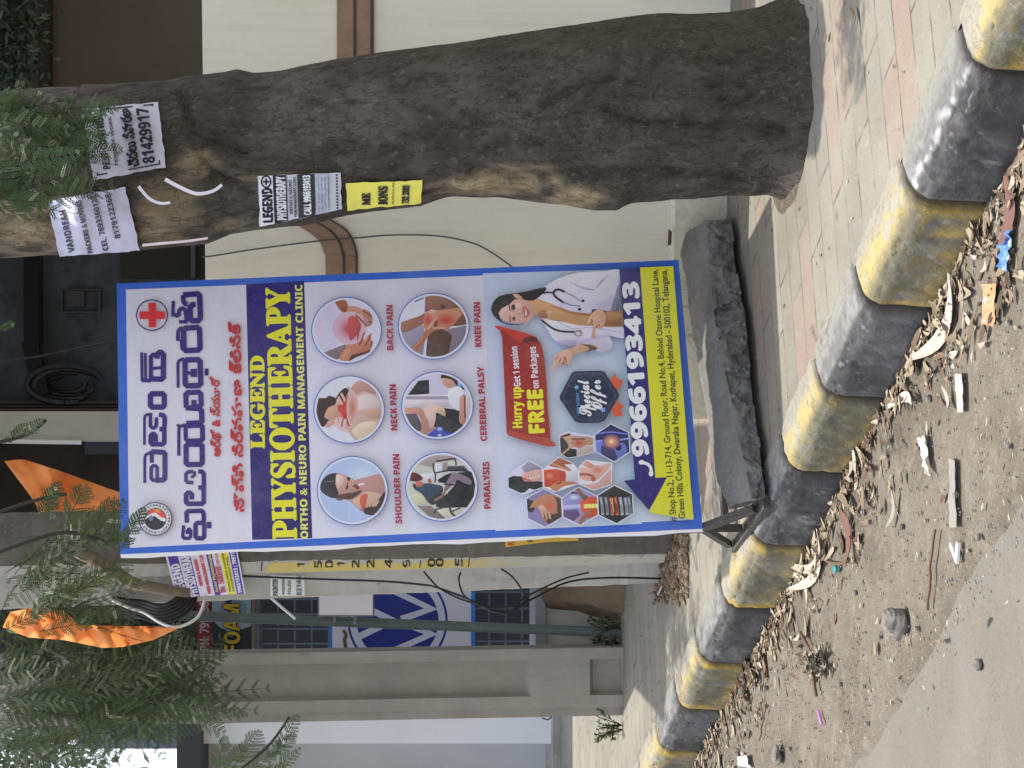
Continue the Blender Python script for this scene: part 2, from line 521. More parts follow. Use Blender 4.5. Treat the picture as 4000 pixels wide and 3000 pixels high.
def wall_band(outer, inner, name, material, lift):
    """strip between two pixel polylines on the wall face"""
    vs, fs = [], []
    n = len(outer)
    for (p, q) in zip(outer, inner):
        vs += [wpx(*p, lift), wpx(*q, lift), wpx(*p, .0005), wpx(*q, .0005)]
    for i in range(n - 1):
        k = i * 4
        fs += [(k, k + 4, k + 5, k + 1), (k, k + 2, k + 6, k + 4), (k + 1, k + 5, k + 7, k + 3)]
    fs += [(0, 1, 3, 2), (4 * n - 4, 4 * n - 2, 4 * n - 1, 4 * n - 3)]
    return mk(name, vs, fs, material, wall)
o1 = spline([(1272, 1500), (1272, 1044), (1264, 985), (1248, 945), (1212, 912), (1158, 880), (1050, 840), (900, 820)], 6)
i1 = spline([(1392, 1500), (1393, 1050), (1393, 1000), (1380, 945), (1351, 899), (1300, 864), (1190, 800), (1040, 770)], 6)
mid = lambda f: [(p[0] + (q[0] - p[0]) * f, p[1] + (q[1] - p[1]) * f) for p, q in zip(o1, i1)]
wall_band(o1, i1, "brown_band", M['mould'], .010)
wall_band(mid(.55), mid(.63), "groove_line", M['groove'], .0125)
wall_band(mid(.97), mid(1.04), "groove_line", M['groove'], .0135)
r0 = [(1316, -900), (1316, 100), (1316, 400)]; r1 = [(1455, -900), (1455, 100), (1455, 400)]
wall_band(r0, r1, "brown_band", M['mould'], .010)
wall_band([(1380, p[1]) for p in r0], [(1392, p[1]) for p in r0], "groove_line", M['groove'], .0125)
wall_band([(1447, p[1]) for p in r0], [(1460, p[1]) for p in r0], "groove_line", M['groove'], .0135)
# thin cable hanging over the wall
mb = MB()
mb.tube([wpx(p[0], p[1], .016) for p in spline([(790, 1003), (830, 1000), (1000, 973), (1240, 942), (1400, 929), (1540, 918), (1711, 922), (1838, 947), (1908, 979), (1990, 1035), (2030, 1075)], 6)], .0026, 6)
tag(mb.build("cable", mat("faded_cable", (.09, .085, .08), .7)), "thin dark cable looping down the cream wall between tree and board", "cable")
# rusty slot in the wall foot
mb = MB()
q = [wpx(2612, 895, .036), wpx(2625, 905, .037), wpx(2622, 955, .037), wpx(2608, 960, .036)]
mb.add([v for v in q] + [v - WNV * .02 for v in q], [(0, 1, 2, 3), (0, 4, 5, 1), (2, 3, 7, 6)])
mb.build("rusty_stub", mat("rust", (.12, .055, .035), .9), wall)

# ================================================================ roadside tree
LEFT = [(-400, 1090), (-60, 1010), (0, 1000), (200, 988), (400, 980), (540, 962), (700, 946), (810, 937), (900, 902), (1000, 886), (1200, 868), (1357, 832), (1500, 812), (1648, 796), (1743, 762), (1933, 748), (2060, 762), (2186, 784), (2325, 808), (2414, 806), (2470, 780), (2600, 768), (2700, 760), (2835, 740), (2960, 742), (3040, 760), (3120, 800), (3190, 850)]
RIGHT = [(-400, 420), (-60, 380), (0, 372), (200, 352), (411, 348), (520, 340), (650, 335), (780, 312), (880, 296), (930, 284), (990, 296), (1060, 291), (1100, 285), (1300, 240), (1500, 208), (1800, 168), (2000, 140), (2200, 112), (2500, 72), (2600, 62), (2700, 66), (2850, 60), (2960, 40), (3040, 5), (3120, -50), (3190, -110)]
PATCH = [(100, 900, 240, 110, .75), (660, 820, 150, 130, .55), (620, 900, 110, 60, .5), (760, 640, 90, 60, .6), (1900, 730, 260, 40, .9), (1990, 690, 200, 45, .75), (2250, 770, 130, 45, .55), (1060, 700, 220, 25, .5), (900, 885, 90, 30, .5)]  # tan bark patches; those along the left edge also paint its warm sunlight
def bark_colour(p, ix, iy):
    n1, n2, n3 = fbm(p, 3.2, 4), fbm((p.x * 1.5, p.y * 1.5, p.z * .7), 15, 5, 7), fbm((p.x * 4, p.y * 4, p.z), 9, 3, 2)
    c = lerp((.064, .055, .047), (.118, .102, .090), sst(-.2, .25, n1))
    c = lerp(c, (.026, .022, .016), .7 * sst(.0, .3, n2 + .4 * n3))
    c = lerp(c, (.16, .13, .11), .4 * sst(.10, .40, n2 - .3 * n1))
    c = lerp(c, (.060, .058, .030), .55 * sst(.62, .95, (720 - iy) / 640.0 + .25 * n1))     # moss on the far flank
    c = lerp(c, (.028, .024, .019), .45 * sst(.006, .026, -groove(ix, iy)))
    for (a, b, ra, rb, st) in PATCH:
        d = math.hypot((ix - a) / ra, (iy - b) / rb)
        if d < 1.3:
            k = st * (1 - sst(.45, 1.15, d + .9 * n2 + .3 * n1 + .5 * n3))
            c = lerp(c, lerp((.26, .195, .115), (.40, .32, .20), sst(-.1, .3, n3)), k)
    return c
GROOVES = [([(1850, 672), (1933, 688), (2100, 690), (2300, 680), (2440, 668), (2640, 672), (2900, 690)], 26, .030), ([(2123, 405), (2200, 370), (2290, 316), (2400, 300)], 18, .022), ([(2380, 440), (2500, 474), (2700, 490), (2860, 486), (3060, 500)], 24, .030),
           ([(721, 380), (735, 450), (770, 520), (860, 565), (960, 600)], 20, .026), ([(760, 563), (790, 620), (830, 670), (987, 750)], 18, .022), ([(1500, 420), (1580, 470), (1700, 500)], 16, .012), ([(1950, 560), (2020, 530), (2110, 560), (2240, 590)], 16, .014),
           ([(2560, 250), (2620, 200), (2720, 230), (2900, 240)], 18, .016), ([(2780, 330), (2830, 300), (2900, 310), (2960, 370), (2900, 410), (2820, 390)], 14, .016), ([(1180, 560), (1300, 600), (1440, 590)], 16, .010), ([(2920, 600), (3000, 560), (3080, 590)], 16, .018)]
def groove(ix, iy):
    out = 0.0
    wob = 14 * nz((ix * .012, iy * .012, 0), 1.0)
    for pts, w, dep in GROOVES:
        if ix < pts[0][0] - 90 and ix < pts[-1][0] - 90 or ix > max(p[0] for p in pts) + 90: continue
        best, sgn = 1e9, 1
        for (a, b), (c, d) in zip(pts, pts[1:]):
            vx, vy = c - a, d - b
            t = max(0, min(1, ((ix - a) * vx + (iy + wob - b) * vy) / (vx * vx + vy * vy)))
            ex, ey = ix - a - vx * t, iy + wob - b - vy * t
            h = math.hypot(ex, ey)
            if h < best: best, sgn = h, (1 if ey > 0 else -1)
        out += -.75 * dep * math.exp(-(best / (.8 * w)) ** 2) + .40 * dep * math.exp(-((best - 2.4 * w) / (1.3 * w)) ** 2) * (1 if sgn > 0 else .5)
    return out
def trunk_mesh(left, right, i0, i1, step, y_of, ell, seed, flare=None):
    rows = []
    ix = i0
    while ix <= i1 + .1:
        rows.append(ix); ix += step
    NR = 128
    vs, fs, cs, smooth = [], [], [], []
    for r in rows:
        L_, R_ = interp(left, r), interp(right, r)
        y = y_of(r)
        c = D(r, (L_ + R_) / 2, y)
        a = abs(L_ - R_) / 2 / FPX * (c.y + .1)
        b = a * ell
        for k in range(NR):
            t = 2 * math.pi * k / NR
            ct, st = math.cos(t), math.sin(t)
            q = Vector((c.x + a * ct, c.y + b * st, c.z))
            smooth.append(q)
            s2 = Vector((ct * 1.3, st * 1.3, c.z * .75))
            gd = 0.0
            if st < .2:
                gx, gy = proj(q)
                gd = groove(gx, gy)
            lump = .062 * fbm(s2, 1.6, 3, seed) + .011 * fbm((q.x * 1.5, q.y * 1.5, q.z * .8), 12, 4, seed + 4) + .007 * fbm((q.x * 1.6, q.y * 1.6, q.z), 34, 3, seed + 9)
            fold = .045 * (abs(fbm((ct * 2.2, st * 2.2, c.z * .55), 1.5, 2, seed + 20)) ** .7 - .35) * sst(1.25, .6, c.z)
            d = (lump - fold) * a * 2.6
            d = d * (.3 + .7 * abs(st)) + gd      # keep the outline
            q = q + Vector((ct, st * ell, 0)).normalized() * d
            vs.append(q)
            px, py = proj(q)
            cs.append(bark_colour(q, px, py))
    n = len(rows)
    for i in range(n - 1):
        for k in range(NR):
            k2 = (k + 1) % NR
            fs.append((i * NR + k, i * NR + k2, (i + 1) * NR + k2, (i + 1) * NR + k))
    fs.append(tuple(range(NR)))
    return vs, fs, cs, smooth
def ytr(r): return interp([(-400, 4.98), (400, 4.92), (1400, 4.86), (2000, 4.76), (2700, 4.66), (3200, 4.62)], r)
tree = thing("roadside_tree", "thick brown tree trunk with paper flyers, at the footpath edge before the cream wall", "tree", (.83, 4.62, .2))
bark = mat("bark", (0, 0, 0), 0.95, attr=True, spec=.15, layers=[(35, (.03, .026, .02), .56, .70, .6, (1, 1, .45)), (60, (.22, .19, .16), .58, .72, .5, (1, 1, .6)), (22, (.016, .014, .011), .97, .998, .5, (1, 1, .35), 1), (50, (.02, .017, .013), .975, 1.0, .3, (1.4, 1, .8), 1), (110, (.17, .15, .125), .60, .72, .5)], bump=((14, .6, (1, 1, .5)), (45, .9, (1.2, 1.2, .5)), (140, .6)))
tv, tf, tcol, tsm = trunk_mesh(LEFT, RIGHT, 330, 3190, 13, ytr, .82, 0.0)
mk("trunk", tv, tf, bark, tree, True, cols=tcol)
# two limbs where the trunk forks at the top
lv, lf, lc, lsm = trunk_mesh([(-600, 1130), (0, 1002), (200, 988), (360, 985), (520, 960)], [(-600, 950), (0, 790), (200, 700), (360, 620), (520, 560)], -560, 520, 14, lambda r: ytr(r) - .02, .95, 5.0)
mk("limb", lv, lf, bark, tree, True, cols=lc)
rv, rf, rc, rsm = trunk_mesh([(-600, 560), (0, 640), (200, 700), (360, 720), (520, 740)], [(-600, 200), (0, 366), (200, 350), (360, 347), (520, 345)], -560, 520, 14, lambda r: ytr(r) + .04, .95, 8.0)
mk("limb", rv, rf, bark, tree, True, cols=rc)
NRB = 128
bvh = BVHTree.FromPolygons([tuple(v) for v in tsm] + [tuple(v) for v in lsm], [f for f in tf if len(f) == 4] + [tuple(i + len(tsm) for i in f) for f in lf if len(f) == 4])
def trunk_px(ix, iy, lift=0.0):
    d = ray(ix, iy).normalized()
    h = bvh.ray_cast(EYE, d)
    dist = h[3] if h[0] is not None else (4.62 / d.y)
    return EYE + d * (dist - .042 - lift)

# ================================================================ board
import_board = True
BC = Vector((-0.0655, 5.15, 1.3231))
cyw, syw = math.cos(.2066), math.sin(.2066); cr, sr = math.cos(.03665), math.sin(.03665); ct_, st_ = math.cos(.04075), math.sin(.04075)
def bvec(a, b):
    x_, z_ = a * cr - b * sr, a * sr + b * cr
    y_, z_ = z_ * st_, z_ * ct_
    return Vector((x_ * cyw - y_ * syw, x_ * syw + y_ * cyw, z_))
BX, BZ = bvec(1, 0), bvec(0, 1)
BN = BX.cross(BZ).normalized()
if BN.y > 0: BN = -BN
def bpx(ix, iy, lift=0.0):
    return plane_hit(ix, iy, BC + BN * lift, BN)
CORN = [(470, 2165), (456, 1108), (2651, 1015), (2745, 2065)]
board = thing("advertising_board", "tall blue-bordered clinic advertisement board standing on an iron foot by the kerb", "board", tuple(bpx(2700, 1540)))
mb = MB()
fr = [bpx(*c) - BN * .0015 for c in CORN]
bk = [p - BN * .026 for p in fr]
mb.add(fr + bk, [(0, 1, 2, 3), (7, 6, 5, 4), (0, 4, 5, 1), (1, 5, 6, 2), (2, 6, 7, 3), (3, 7, 4, 0)])
mb.build("backing_panel", M['vinyl_edge'], board)
# white folded flap of the vinyl along the left edge
mb = MB()
e0, e1 = (470, 2166), (2747, 2066)
n = 24
vs, fs = [], []
for i in range(n + 1):
    f = i / n
    a = bpx(e0[0] + (e1[0] - e0[0]) * f, e0[1] + (e1[1] - e0[1]) * f) - BN * .001
    w = .010 + .003 * math.sin(f * 23) + .002 * math.sin(f * 57)
    b = a - BX * w - BN * .012
    c = b - BN * .016 + BX * .004
    vs += [a, b, c]
for i in range(n):
    k = i * 3
    fs += [(k, k + 1, k + 4, k + 3), (k + 1, k + 2, k + 5, k + 4)]
mk("folded_edge", vs, fs, M['vinyl_edge'], board)
# iron foot
mb = MB()
def gz(ix, iy, z=.2): return Z(ix, iy, z)
cl = bpx(2748, 2060) - BN * .02
fA, fB = gz(2866, 2134, .212), gz(2966, 1994, .212)
dirv = (fB - fA).normalized()
fB2 = fA + dirv * .47
mb.bar(fA, fB2, .045, .016)
shift = Vector((.80, .16, 0))
mb.bar(fA + shift, fA + dirv * .16 + shift, .045, .016)
inn = Vector((.055, .02, .0))
mb.bar(fA + inn + Vector((0, 0, .022)), fA + inn * 15.4 + Vector((0, 0, .022)), .035, .020)
mb.bar(cl, fA + dirv * .02 + Vector((0, 0, .02)), .022, .022)
mb.bar(cl, fA + dirv * .20 + Vector((.0, 0, .02)), .026, .026)
mb.bar(cl, fA + dirv * .40 + Vector((.0, 0, .02)), .024, .024)
cr2 = bpx(2654, 1022) - BN * .02
mb.build("iron_foot", M['iron'], board)
mb = MB()
mb.bar(bpx(500, 2130) - BN * .036, cl - BN * .016, .022, .016)
mb.bar(bpx(500, 1130) - BN * .036, cr2 - BN * .016, .022, .016)
mb.bar(bpx(1500, 2100) - BN * .05, bpx(1500, 1080) - BN * .05, .022, .012)
mb.build("rear_frame", M['iron'], board)

# broken stone slab weighing down the foot
top_b = [(2640, 930), (2660, 1000), (2676, 1063), (2690, 1180), (2704, 1290), (2730, 1420), (2752, 1538), (2768, 1680), (2790, 1854), (2850, 1978)]
top_f = [(2752, 862), (2762, 930), (2770, 1000), (2776, 1095), (2792, 1240), (2815, 1380), (2853, 1538), (2868, 1640), (2888, 1760), (2920, 1950)]
bot_f = [(2846, 858), (2862, 930), (2866, 1000), (2880, 1106), (2905, 1210), (2925, 1380), (2944, 1560), (2952, 1650), (2970, 1800), (2990, 1952)]
rr = random.Random(3)
vs, fs, rows = [], [], []
NSEC = 130
def along(tab, f):
    k = f * (len(tab) - 1); j = min(int(k), len(tab) - 2); t = k - j
    return tab[j][0] + (tab[j + 1][0] - tab[j][0]) * t, tab[j][1] + (tab[j + 1][1] - tab[j][1]) * t
for i in range(NSEC + 1):
    f = i / NSEC
    pb = along(bot_f, f); pf = along(top_f, f); pk = along(top_b, f)
    B = Z(pb[0], pb[1], .222)
    Fp = D(pf[0], pf[1], B.y + .02)
    K = D(pk[0], pk[1], B.y + .22)
    ring = []
    NF, NT2 = 10, 14
    for k in range(NF + 1):
        q = B.lerp(Fp, k / NF)
        n_ = 2.0 * fbm(q, 18, 5, 31)
        st2 = .06 * math.floor(3 * (fbm(q, 6, 2, 12) + .5)) / 3
        ring.append(q + Vector((0, -.03 * n_ - st2 + .015, .006 * n_)) * (1 if k < NF else .3))
    for k in range(1, NT2 + 1):
        q = Fp.lerp(K, k / NT2)
        ring.append(q + Vector((0, 0, .016 * fbm(q, 8, 4, 40) + .006 * fbm(q, 45, 3, 3))))
    last = ring[-1]
    ring.append(Vector((last.x, last.y + .02, last.z - .06)))
    ring.append(Vector((B.x, B.y + .26, .225)))
    for q in ring:
        if i in (0, NSEC):
            q = q + Vector((.03 * fbm(q, 12, 3, 2), 0, 0))
        vs.append(q)
    rows.append(len(ring))
nr = rows[0]
for i in range(NSEC):
    for k in range(nr):
        k2 = (k + 1) % nr
        fs.append((i * nr + k, (i + 1) * nr + k, (i + 1) * nr + k2, i * nr + k2))
fs.append(tuple(range(nr)))
fs.append(tuple(NSEC * nr + k for k in range(nr - 1, -1, -1)))
tag(mk("stone_slab", vs, fs, M['stone'], None, True, loc=(0, 5.1, .22)), "long broken grey stone slab lying on the foot of the blue-bordered board", "stone slab")
bpy.data.objects["stone_slab"].data.polygons.foreach_set("use_smooth", [False] * len(fs))

# ================================================================ power pole
pole = thing("power_pole", "bare concrete power pole with yellow numbered strip, left of the board", "power pole", (-.75, 6.6, .2))
def pole_ring(ix, tab):
    return [D(ix, iy, y) for iy, y in tab]
PLO = [(1960, 6.30), (2163, 6.44), (2197, 6.49), (2201, 6.60), (2274, 6.66), (2276, 6.80), (1950, 6.62)]
PHI_ = [(1990, 6.30), (2195, 6.44), (2242, 6.49), (2246, 6.60), (2342, 6.66), (2345, 6.80), (1985, 6.62)]
vs, fs = [], []
IXS = [2625 - i * 25 for i in range(0, 116)]
for r in IXS:
    f = (2600 - r) / 1700.0
    for k, ((a, ya), (b, yb)) in enumerate(zip(PLO, PHI_)):
        q = D(r, a + (b - a) * f, ya)
        n_ = .006 * fbm(q, 18, 3, k * 1.0) + (.006 * fbm(q, 60, 2, 3) if k in (1, 2) else 0)
        vs.append(q + Vector((n_, n_, 0)))
nr = len(PLO)
for i in range(len(IXS) - 1):
    for k in range(nr):
        k2 = (k + 1) % nr
        fs.append((i * nr + k, i * nr + k2, (i + 1) * nr + k2, (i + 1) * nr + k))
mconc = mat("pole_concrete", (.42, .40, .355), 0.92, layers=[(4, (.27, .25, .215), .45, .68, .7, (1, 1, .35)), (50, (.44, .43, .39), .55, .7, .6), (18, (.16, .145, .125), .6, .75, .5)], bump=((40, .4), (130, .3)))
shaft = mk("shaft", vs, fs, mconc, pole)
shaft.data.materials.append(mat("shaded_pole_concrete", (.135, .118, .098), 0.92, layers=[(5, (.075, .066, .056), .45, .68, .8, (1, 1, .4)), (40, (.20, .18, .155), .58, .72, .6)], bump=((40, .4), (130, .3))))  # shade of the front and right faces painted as darker concrete
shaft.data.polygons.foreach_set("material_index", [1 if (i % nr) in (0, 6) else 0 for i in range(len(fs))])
def strip_pts(ix, f0):
    f = (2600 - ix) / 1700.0
    a = 2163 + (2195 - 2163) * f
    b = 2197 + (2242 - 2197) * f
    y = 6.455
    return D(ix, a + (b - a) * f0, y - .012 + .035 * f0)
vs, fs, cs = [], [], []
R2 = [1040 + i * 12 for i in range(0, 131)]
for r in R2:
    j = .10 * nz((r * .05, 0, 0), 1.3) + .08 * nz((r * .02, 3, 0), 1.0)
    vs += [strip_pts(r, max(0, .10 + j)), strip_pts(r, .5), strip_pts(r, 1.0)]
    k = sst(1800, 2050, r + 160 * nz((r * .02, 0, 0), 1.0))
    cs += [lerp((.55, .43, .13), (.46, .43, .36), k)] * 3
for i in range(len(R2) - 1):
    k = i * 3
    fs += [(k, k + 1, k + 4, k + 3), (k + 1, k + 2, k + 5, k + 4)]
mk("yellow_strip", vs, fs, mat("yellow_pole_paint", (.62, .50, .17), .85, attr=True, layers=[(35, (.50, .46, .36), .54, .70, .8), (70, (.22, .18, .12), .62, .74, .7)], bump=((70, .3),)), pole, cols=cs)

# green-grey thin pole with a blank sign panel
gp = thing("steel_post", "thin dark green steel post with a blank pale panel, between power pole and grey pillar", "post", tuple(Z(2425, 2470, .2)))
mb = MB()
mb.tube([D(2440, 2472, 7.74), D(1700, 2443, 7.74), D(900, 2412, 7.74), D(200, 2385, 7.74)], .025, 10)
mb.build("steel_tube", mat("green_grey_paint", (.085, .11, .105), .6, layers=[(12, (.13, .15, .145), .5, .7, .6)]), gp)
mb = MB()
def px_box(mb, ix0, ix1, iy0, iy1, y, t):
    q = [D(ix1, iy1, y), D(ix1, iy0, y), D(ix0, iy0, y), D(ix0, iy1, y)]
    b = [p + Vector((0, t, 0)) for p in q]
    mb.add(q + b, [(0, 1, 2, 3), (7, 6, 5, 4), (0, 4, 5, 1), (1, 5, 6, 2), (2, 6, 7, 3), (3, 7, 4, 0)])
px_box(mb, 1247, 1456, 2316, 2402, 7.60, .02)
bpan = mb.build("blank_panel", mat("pale_panel", (.62, .585, .60), .6), gp)
mb = MB()
px_box(mb, 1241, 1462, 2312, 2408, 7.621, .03)
px_box(mb, 1300, 1312, 2400, 2432, 7.66, .02)
px_box(mb, 1380, 1392, 2400, 2440, 7.66, .02)
mb.build("panel_rim", mat("grey_rim", (.17, .165, .17), .6), bpan)
mb = MB()
mb.tube([D(1046, 2325, 7.45), D(1100, 2372, 7.5), D(1152, 2416, 7.56)], .007, 6)
tag(mb.build("white_rod", mat("white_rod_paint", (.75, .78, .8), .5)), "thin white rod slanting between the power pole and the thin green post", "rod")

# ================================================================ grey concrete pillar
pill = thing("concrete_pillar", "square grey concrete pillar with sunken panels, left of the steel post", "pillar", tuple(Z(2432, 2670, .2)))
PYF = 7.66
def pxz(ix): return D(ix, 2670, PYF).z
def pxx(iy): return D(2000, iy, PYF).x
xs = [2536, 2580, 2588, 2715, 2722, 2768, 2772, 2808]
zs = [2440, 2433, 2425, 2322, 2306, 2075, 2052, -500]
def depth(i, j):            # cell depth index by column i, row j
    return 0
vs, fs = [], []
X = [pxx(v) for v in xs]; Zz = [pxz(v) for v in zs]
# nodes with depth: recess floor is set back by 6 cm
def ndep(i, j):
    box = 1 < i < 4 and 1 < j < 4 if False else False
    return 0
def quad(a, b, c, d): 
    k = len(vs); vs.extend([a, b, c, d]); fs.append((k, k + 1, k + 2, k + 3))
def P3(x, z, dep=0.0): return Vector((x, PYF + dep, z))
xl, xr = X[-1], X[0]
xa, xa2, xb2, xb = pxx(2722), pxx(2714), pxx(2590), pxx(2580)     # left .. right edge of recesses
xc = pxx(2770)
zb0, zb1, zb2, zb3 = pxz(2436), pxz(2428), pxz(2322), pxz(2304)
zp0, zp1, ztop = pxz(2074), pxz(2050), 6.2
z00 = .15
# plain strips around the recesses
quad(P3(xb, z00), P3(xr, z00), P3(xr, ztop), P3(xb, ztop))
quad(P3(xc, z00), P3(xa, z00), P3(xa, ztop), P3(xc, ztop))
quad(P3(xl, z00, .03), P3(xc, z00, .03), P3(xc, ztop, .03), P3(xl, ztop, .03))
quad(P3(xc, z00, .03), P3(xc, z00), P3(xc, ztop), P3(xc, ztop, .03))
quad(P3(xa, z00), P3(xb, z00), P3(xb, zb0), P3(xa, zb0))
quad(P3(xa, zb3), P3(xb, zb3), P3(xb, zp0), P3(xa, zp0))
for (z0, z0i, z1i, z1) in ((zb0, zb1, zb2, zb3), (zp0, zp1, ztop, ztop)):
    e = .055
    quad(P3(xa, z0), P3(xb, z0), P3(xb2, z0i, e), P3(xa2, z0i, e))
    quad(P3(xa2, z0i, e), P3(xb2, z0i, e), P3(xb2, z1i, e), P3(xa2, z1i, e))
    quad(P3(xa, z1), P3(xa2, z1i, e), P3(xb2, z1i, e), P3(xb, z1))
    quad(P3(xa, z0), P3(xa2, z0i, e), P3(xa2, z1i, e), P3(xa, z1))
    quad(P3(xb2, z0i, e), P3(xb, z0), P3(xb, z1), P3(xb2, z1i, e))
quad(P3(xr, z00), P3(xr, z00, .12), P3(xr, ztop, .12), P3(xr, ztop))
quad(P3(xl, z00, .36), P3(xl, z00, .03), P3(xl, ztop, .03), P3(xl, ztop, .36))
quad(P3(xr, z00, .12), P3(xl, z00, .36), P3(xl, ztop, .36), P3(xr, ztop, .12))
quad(P3(xl, ztop, .03), P3(xr, ztop, 0), P3(xr, ztop, .12), P3(xl, ztop, .36))
mpil = mat("pillar_cement", (.34, .31, .27), 0.92, layers=[(2.5, (.15, .14, .12), .996, 1.0, .25, (1, 1, 1), 1), (6, (.22, .20, .17), .5, .72, .5, (1, 1, .25)), (90, (.18, .165, .14), .60, .72, .5), (3, (.25, .235, .215), .42, .7, .8), (14, (.20, .185, .165), .62, .8, .6, (1, 1, .4)), (60, (.40, .38, .36), .6, .75, .5)], bump=((25, .25), (110, .35)))
mk("shaft", vs, fs, mpil, pill)
mb = MB()
mb.tube([D(2112, 2793, 7.66), D(2120, 2806, 7.65), D(2140, 2812, 7.65), D(2155, 2800, 7.66)], .004, 5)
mb.build("bent_wire", M['iron'], pill)

# ================================================================ plain buildings behind
def pxq(name, ix0, ix1, iy0, iy1, y, t, material, parent):
    mb = MB(); px_box(mb, ix0, ix1, iy0, iy1, y, t); return mb.build(name, material, parent)
mwhite = mat("white_render", (.80, .82, .84), 0.9, layers=[(3, (.70, .72, .73), .5, .75, .5), (25, (.55, .55, .54), .62, .8, .4)], bump=((60, .2),))
mgrey = mat("grey_render", (.46, .455, .46), 0.9, layers=[(2, (.38, .375, .375), .45, .7, .7, (1, 1, .5)), (30, (.55, .54, .54), .6, .75, .4)], bump=((60, .25),))
wb = thing("white_building", "white and grey rendered building left of the grey pillar", "building", tuple(D(2200, 2880, 10.6)))
mb = MB()
px_box(mb, 782, 2160, 2770, 2905, 10.3, .9)
mb.build("white_wall", mwhite, wb)
mb = MB()
px_box(mb, 784, 2172, 2906, 3700, 10.62, 3)
mb.build("grey_wall", mgrey, wb)
mb = MB()
px_box(mb, 690, 783, 2700, 3700, 10.1, 1.6)
mb.build("dark_fascia", mat("dark_fascia_paint", (.055, .06, .065), .8), wb)
mb = MB()
px_box(mb, 300, 690, 2740, 2925, 10.9, .5)
for k in range(9):
    px_box(mb, 310 + k * 42, 322 + k * 42, 2745, 2922, 10.885, .03)
mb.build("rolled_shutter", mat("blue_grey_shutter", (.20, .215, .27), .6, layers=[(3, (.15, .16, .20), .45, .7, .6)]), wb)
mb = MB()
px_box(mb, 2160, 2215, 2760, 3700, 10.2, 1.2)
mb.build("base_step", mat("worn_step", (.36, .35, .33), .9, layers=[(8, (.2, .19, .17), .5, .75, .7)], bump=((30, .4),)), wb)

dark1 = mat("dark_render", (.075, .083, .098), 0.9, layers=[(1.6, (.13, .145, .18), .45, .7, .8, (1, 1, 2.5)), (9, (.012, .013, .015), .5, .75, .7)])  # dark blue-grey base tone, mottled by noise
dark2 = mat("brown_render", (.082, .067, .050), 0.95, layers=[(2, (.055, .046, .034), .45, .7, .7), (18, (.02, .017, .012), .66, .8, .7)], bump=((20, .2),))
hb = thing("dark_building", "dark unlit building front seen above the cream wall, with a cream column", "building", (.4, 9.2, .2))
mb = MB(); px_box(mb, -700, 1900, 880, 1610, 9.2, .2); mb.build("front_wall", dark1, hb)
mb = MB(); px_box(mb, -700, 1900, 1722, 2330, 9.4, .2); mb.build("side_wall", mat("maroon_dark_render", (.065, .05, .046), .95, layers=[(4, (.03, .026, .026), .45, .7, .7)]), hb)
mb = MB(); px_box(mb, -700, 1900, 1607, 1724, 8.9, .3); mb.build("cream_column", mat("cream_column_paint", (.56, .56, .48), .9, layers=[(5, (.42, .41, .35), .45, .75, .6)], bump=((60, .2),)), hb)
mb = MB(); px_box(mb, -700, 1900, 1568, 1576, 8.98, .2); px_box(mb, -700, 1900, 1583, 1590, 8.98, .2); px_box(mb, -700, 1900, 1595, 1606, 8.93, .2)
mb.build("door_frame", mat("maroon_frame", (.075, .045, .042), .7), hb)
mb = MB(); px_box(mb, 92, 152, 900, 1345, 9.0, .12)
mb.bar(D(122, 1340, 9.05), D(168, 1545, 9.0), .085, .1, (0, 1, 0))
mb.build("lintel_beam", mat("near_black_paint", (.012, .013, .014), .8), hb)
mb = MB(); px_box(mb, 236, 392, 1128, 1134, 9.17, .04); px_box(mb, 236, 392, 1216, 1224, 9.17, .04); px_box(mb, 236, 244, 1134, 1216, 9.17, .04); px_box(mb, 384, 392, 1134, 1216, 9.17, .04)
px_box(mb, 320, 328, 1136, 1196, 9.16, .04)
mbox = mb.build("meter_box", mat("dull_grey_frame", (.075, .08, .078), .7), hb)
mb = MB(); px_box(mb, 262, 320, 1136, 1196, 9.17, .03)
mb.build("cover", mat("dull_cover", (.06, .065, .06), .5), mbox)
mb = MB(); px_box(mb, 470, 900, 960, 1085, 9.12, .06); mb.build("brown_boarding", mat("brown_boarding", (.045, .043, .034), .9), hb)
mb = MB(); px_box(mb, 745, 760, 958, 1088, 9.05, .08); mb.build("boarding_post", dark1, hb)
mb = MB(); px_box(mb, 330, 900, 1726, 1775, 9.3, .08); mb.build("slate_strip", mat("slate_strip", (.085, .095, .12), .8), hb)
# unseen slab added overhead to keep the front dark
mb = MB(); mb.box((-1.9, 7.4, 3.95), (2.6, 9.6, 4.1)); mb.build("shade_slab", mgrey, hb)
mb = MB()
mb.tube([D(-150, 1722, 8.85), D(318, 1728, 8.85)], .012, 8)
tag(mb.build("white_pipe", mat("white_pipe_paint", (.9, .9, .9), .4)), "thin bright white vertical pipe beside the cream column", "pipe")
# coiled hose against the dark wall
mb = MB()
for k in range(7):
    cx, cy = 255 + 8 * (k % 3), 1500 + 6 * (k % 2)
    a0 = -.2 + .3 * k
    pts = [D(cx + (60 + 9 * k) * math.cos(a0 + t * .26) * 1.3, cy + (36 + 6 * k) * math.sin(a0 + t * .26), 9.05 - .015 * k) for t in range(18)]
    mb.tube(pts, .02, 6)
tag(mb.build("coiled_hose", M['cable']), "tangle of black hose hanging on the dark wall beside the cream column", "hose")
mb = MB(); mb.tube([D(-60, 1420, 8.3), D(160, 1392, 8.3), D(330, 1355, 8.3), D(520, 1322, 8.3)], .006, 5)
tag(mb.build("cable", M['cable']), "thin black wire crossing the dark building front above the board's right half", "cable")

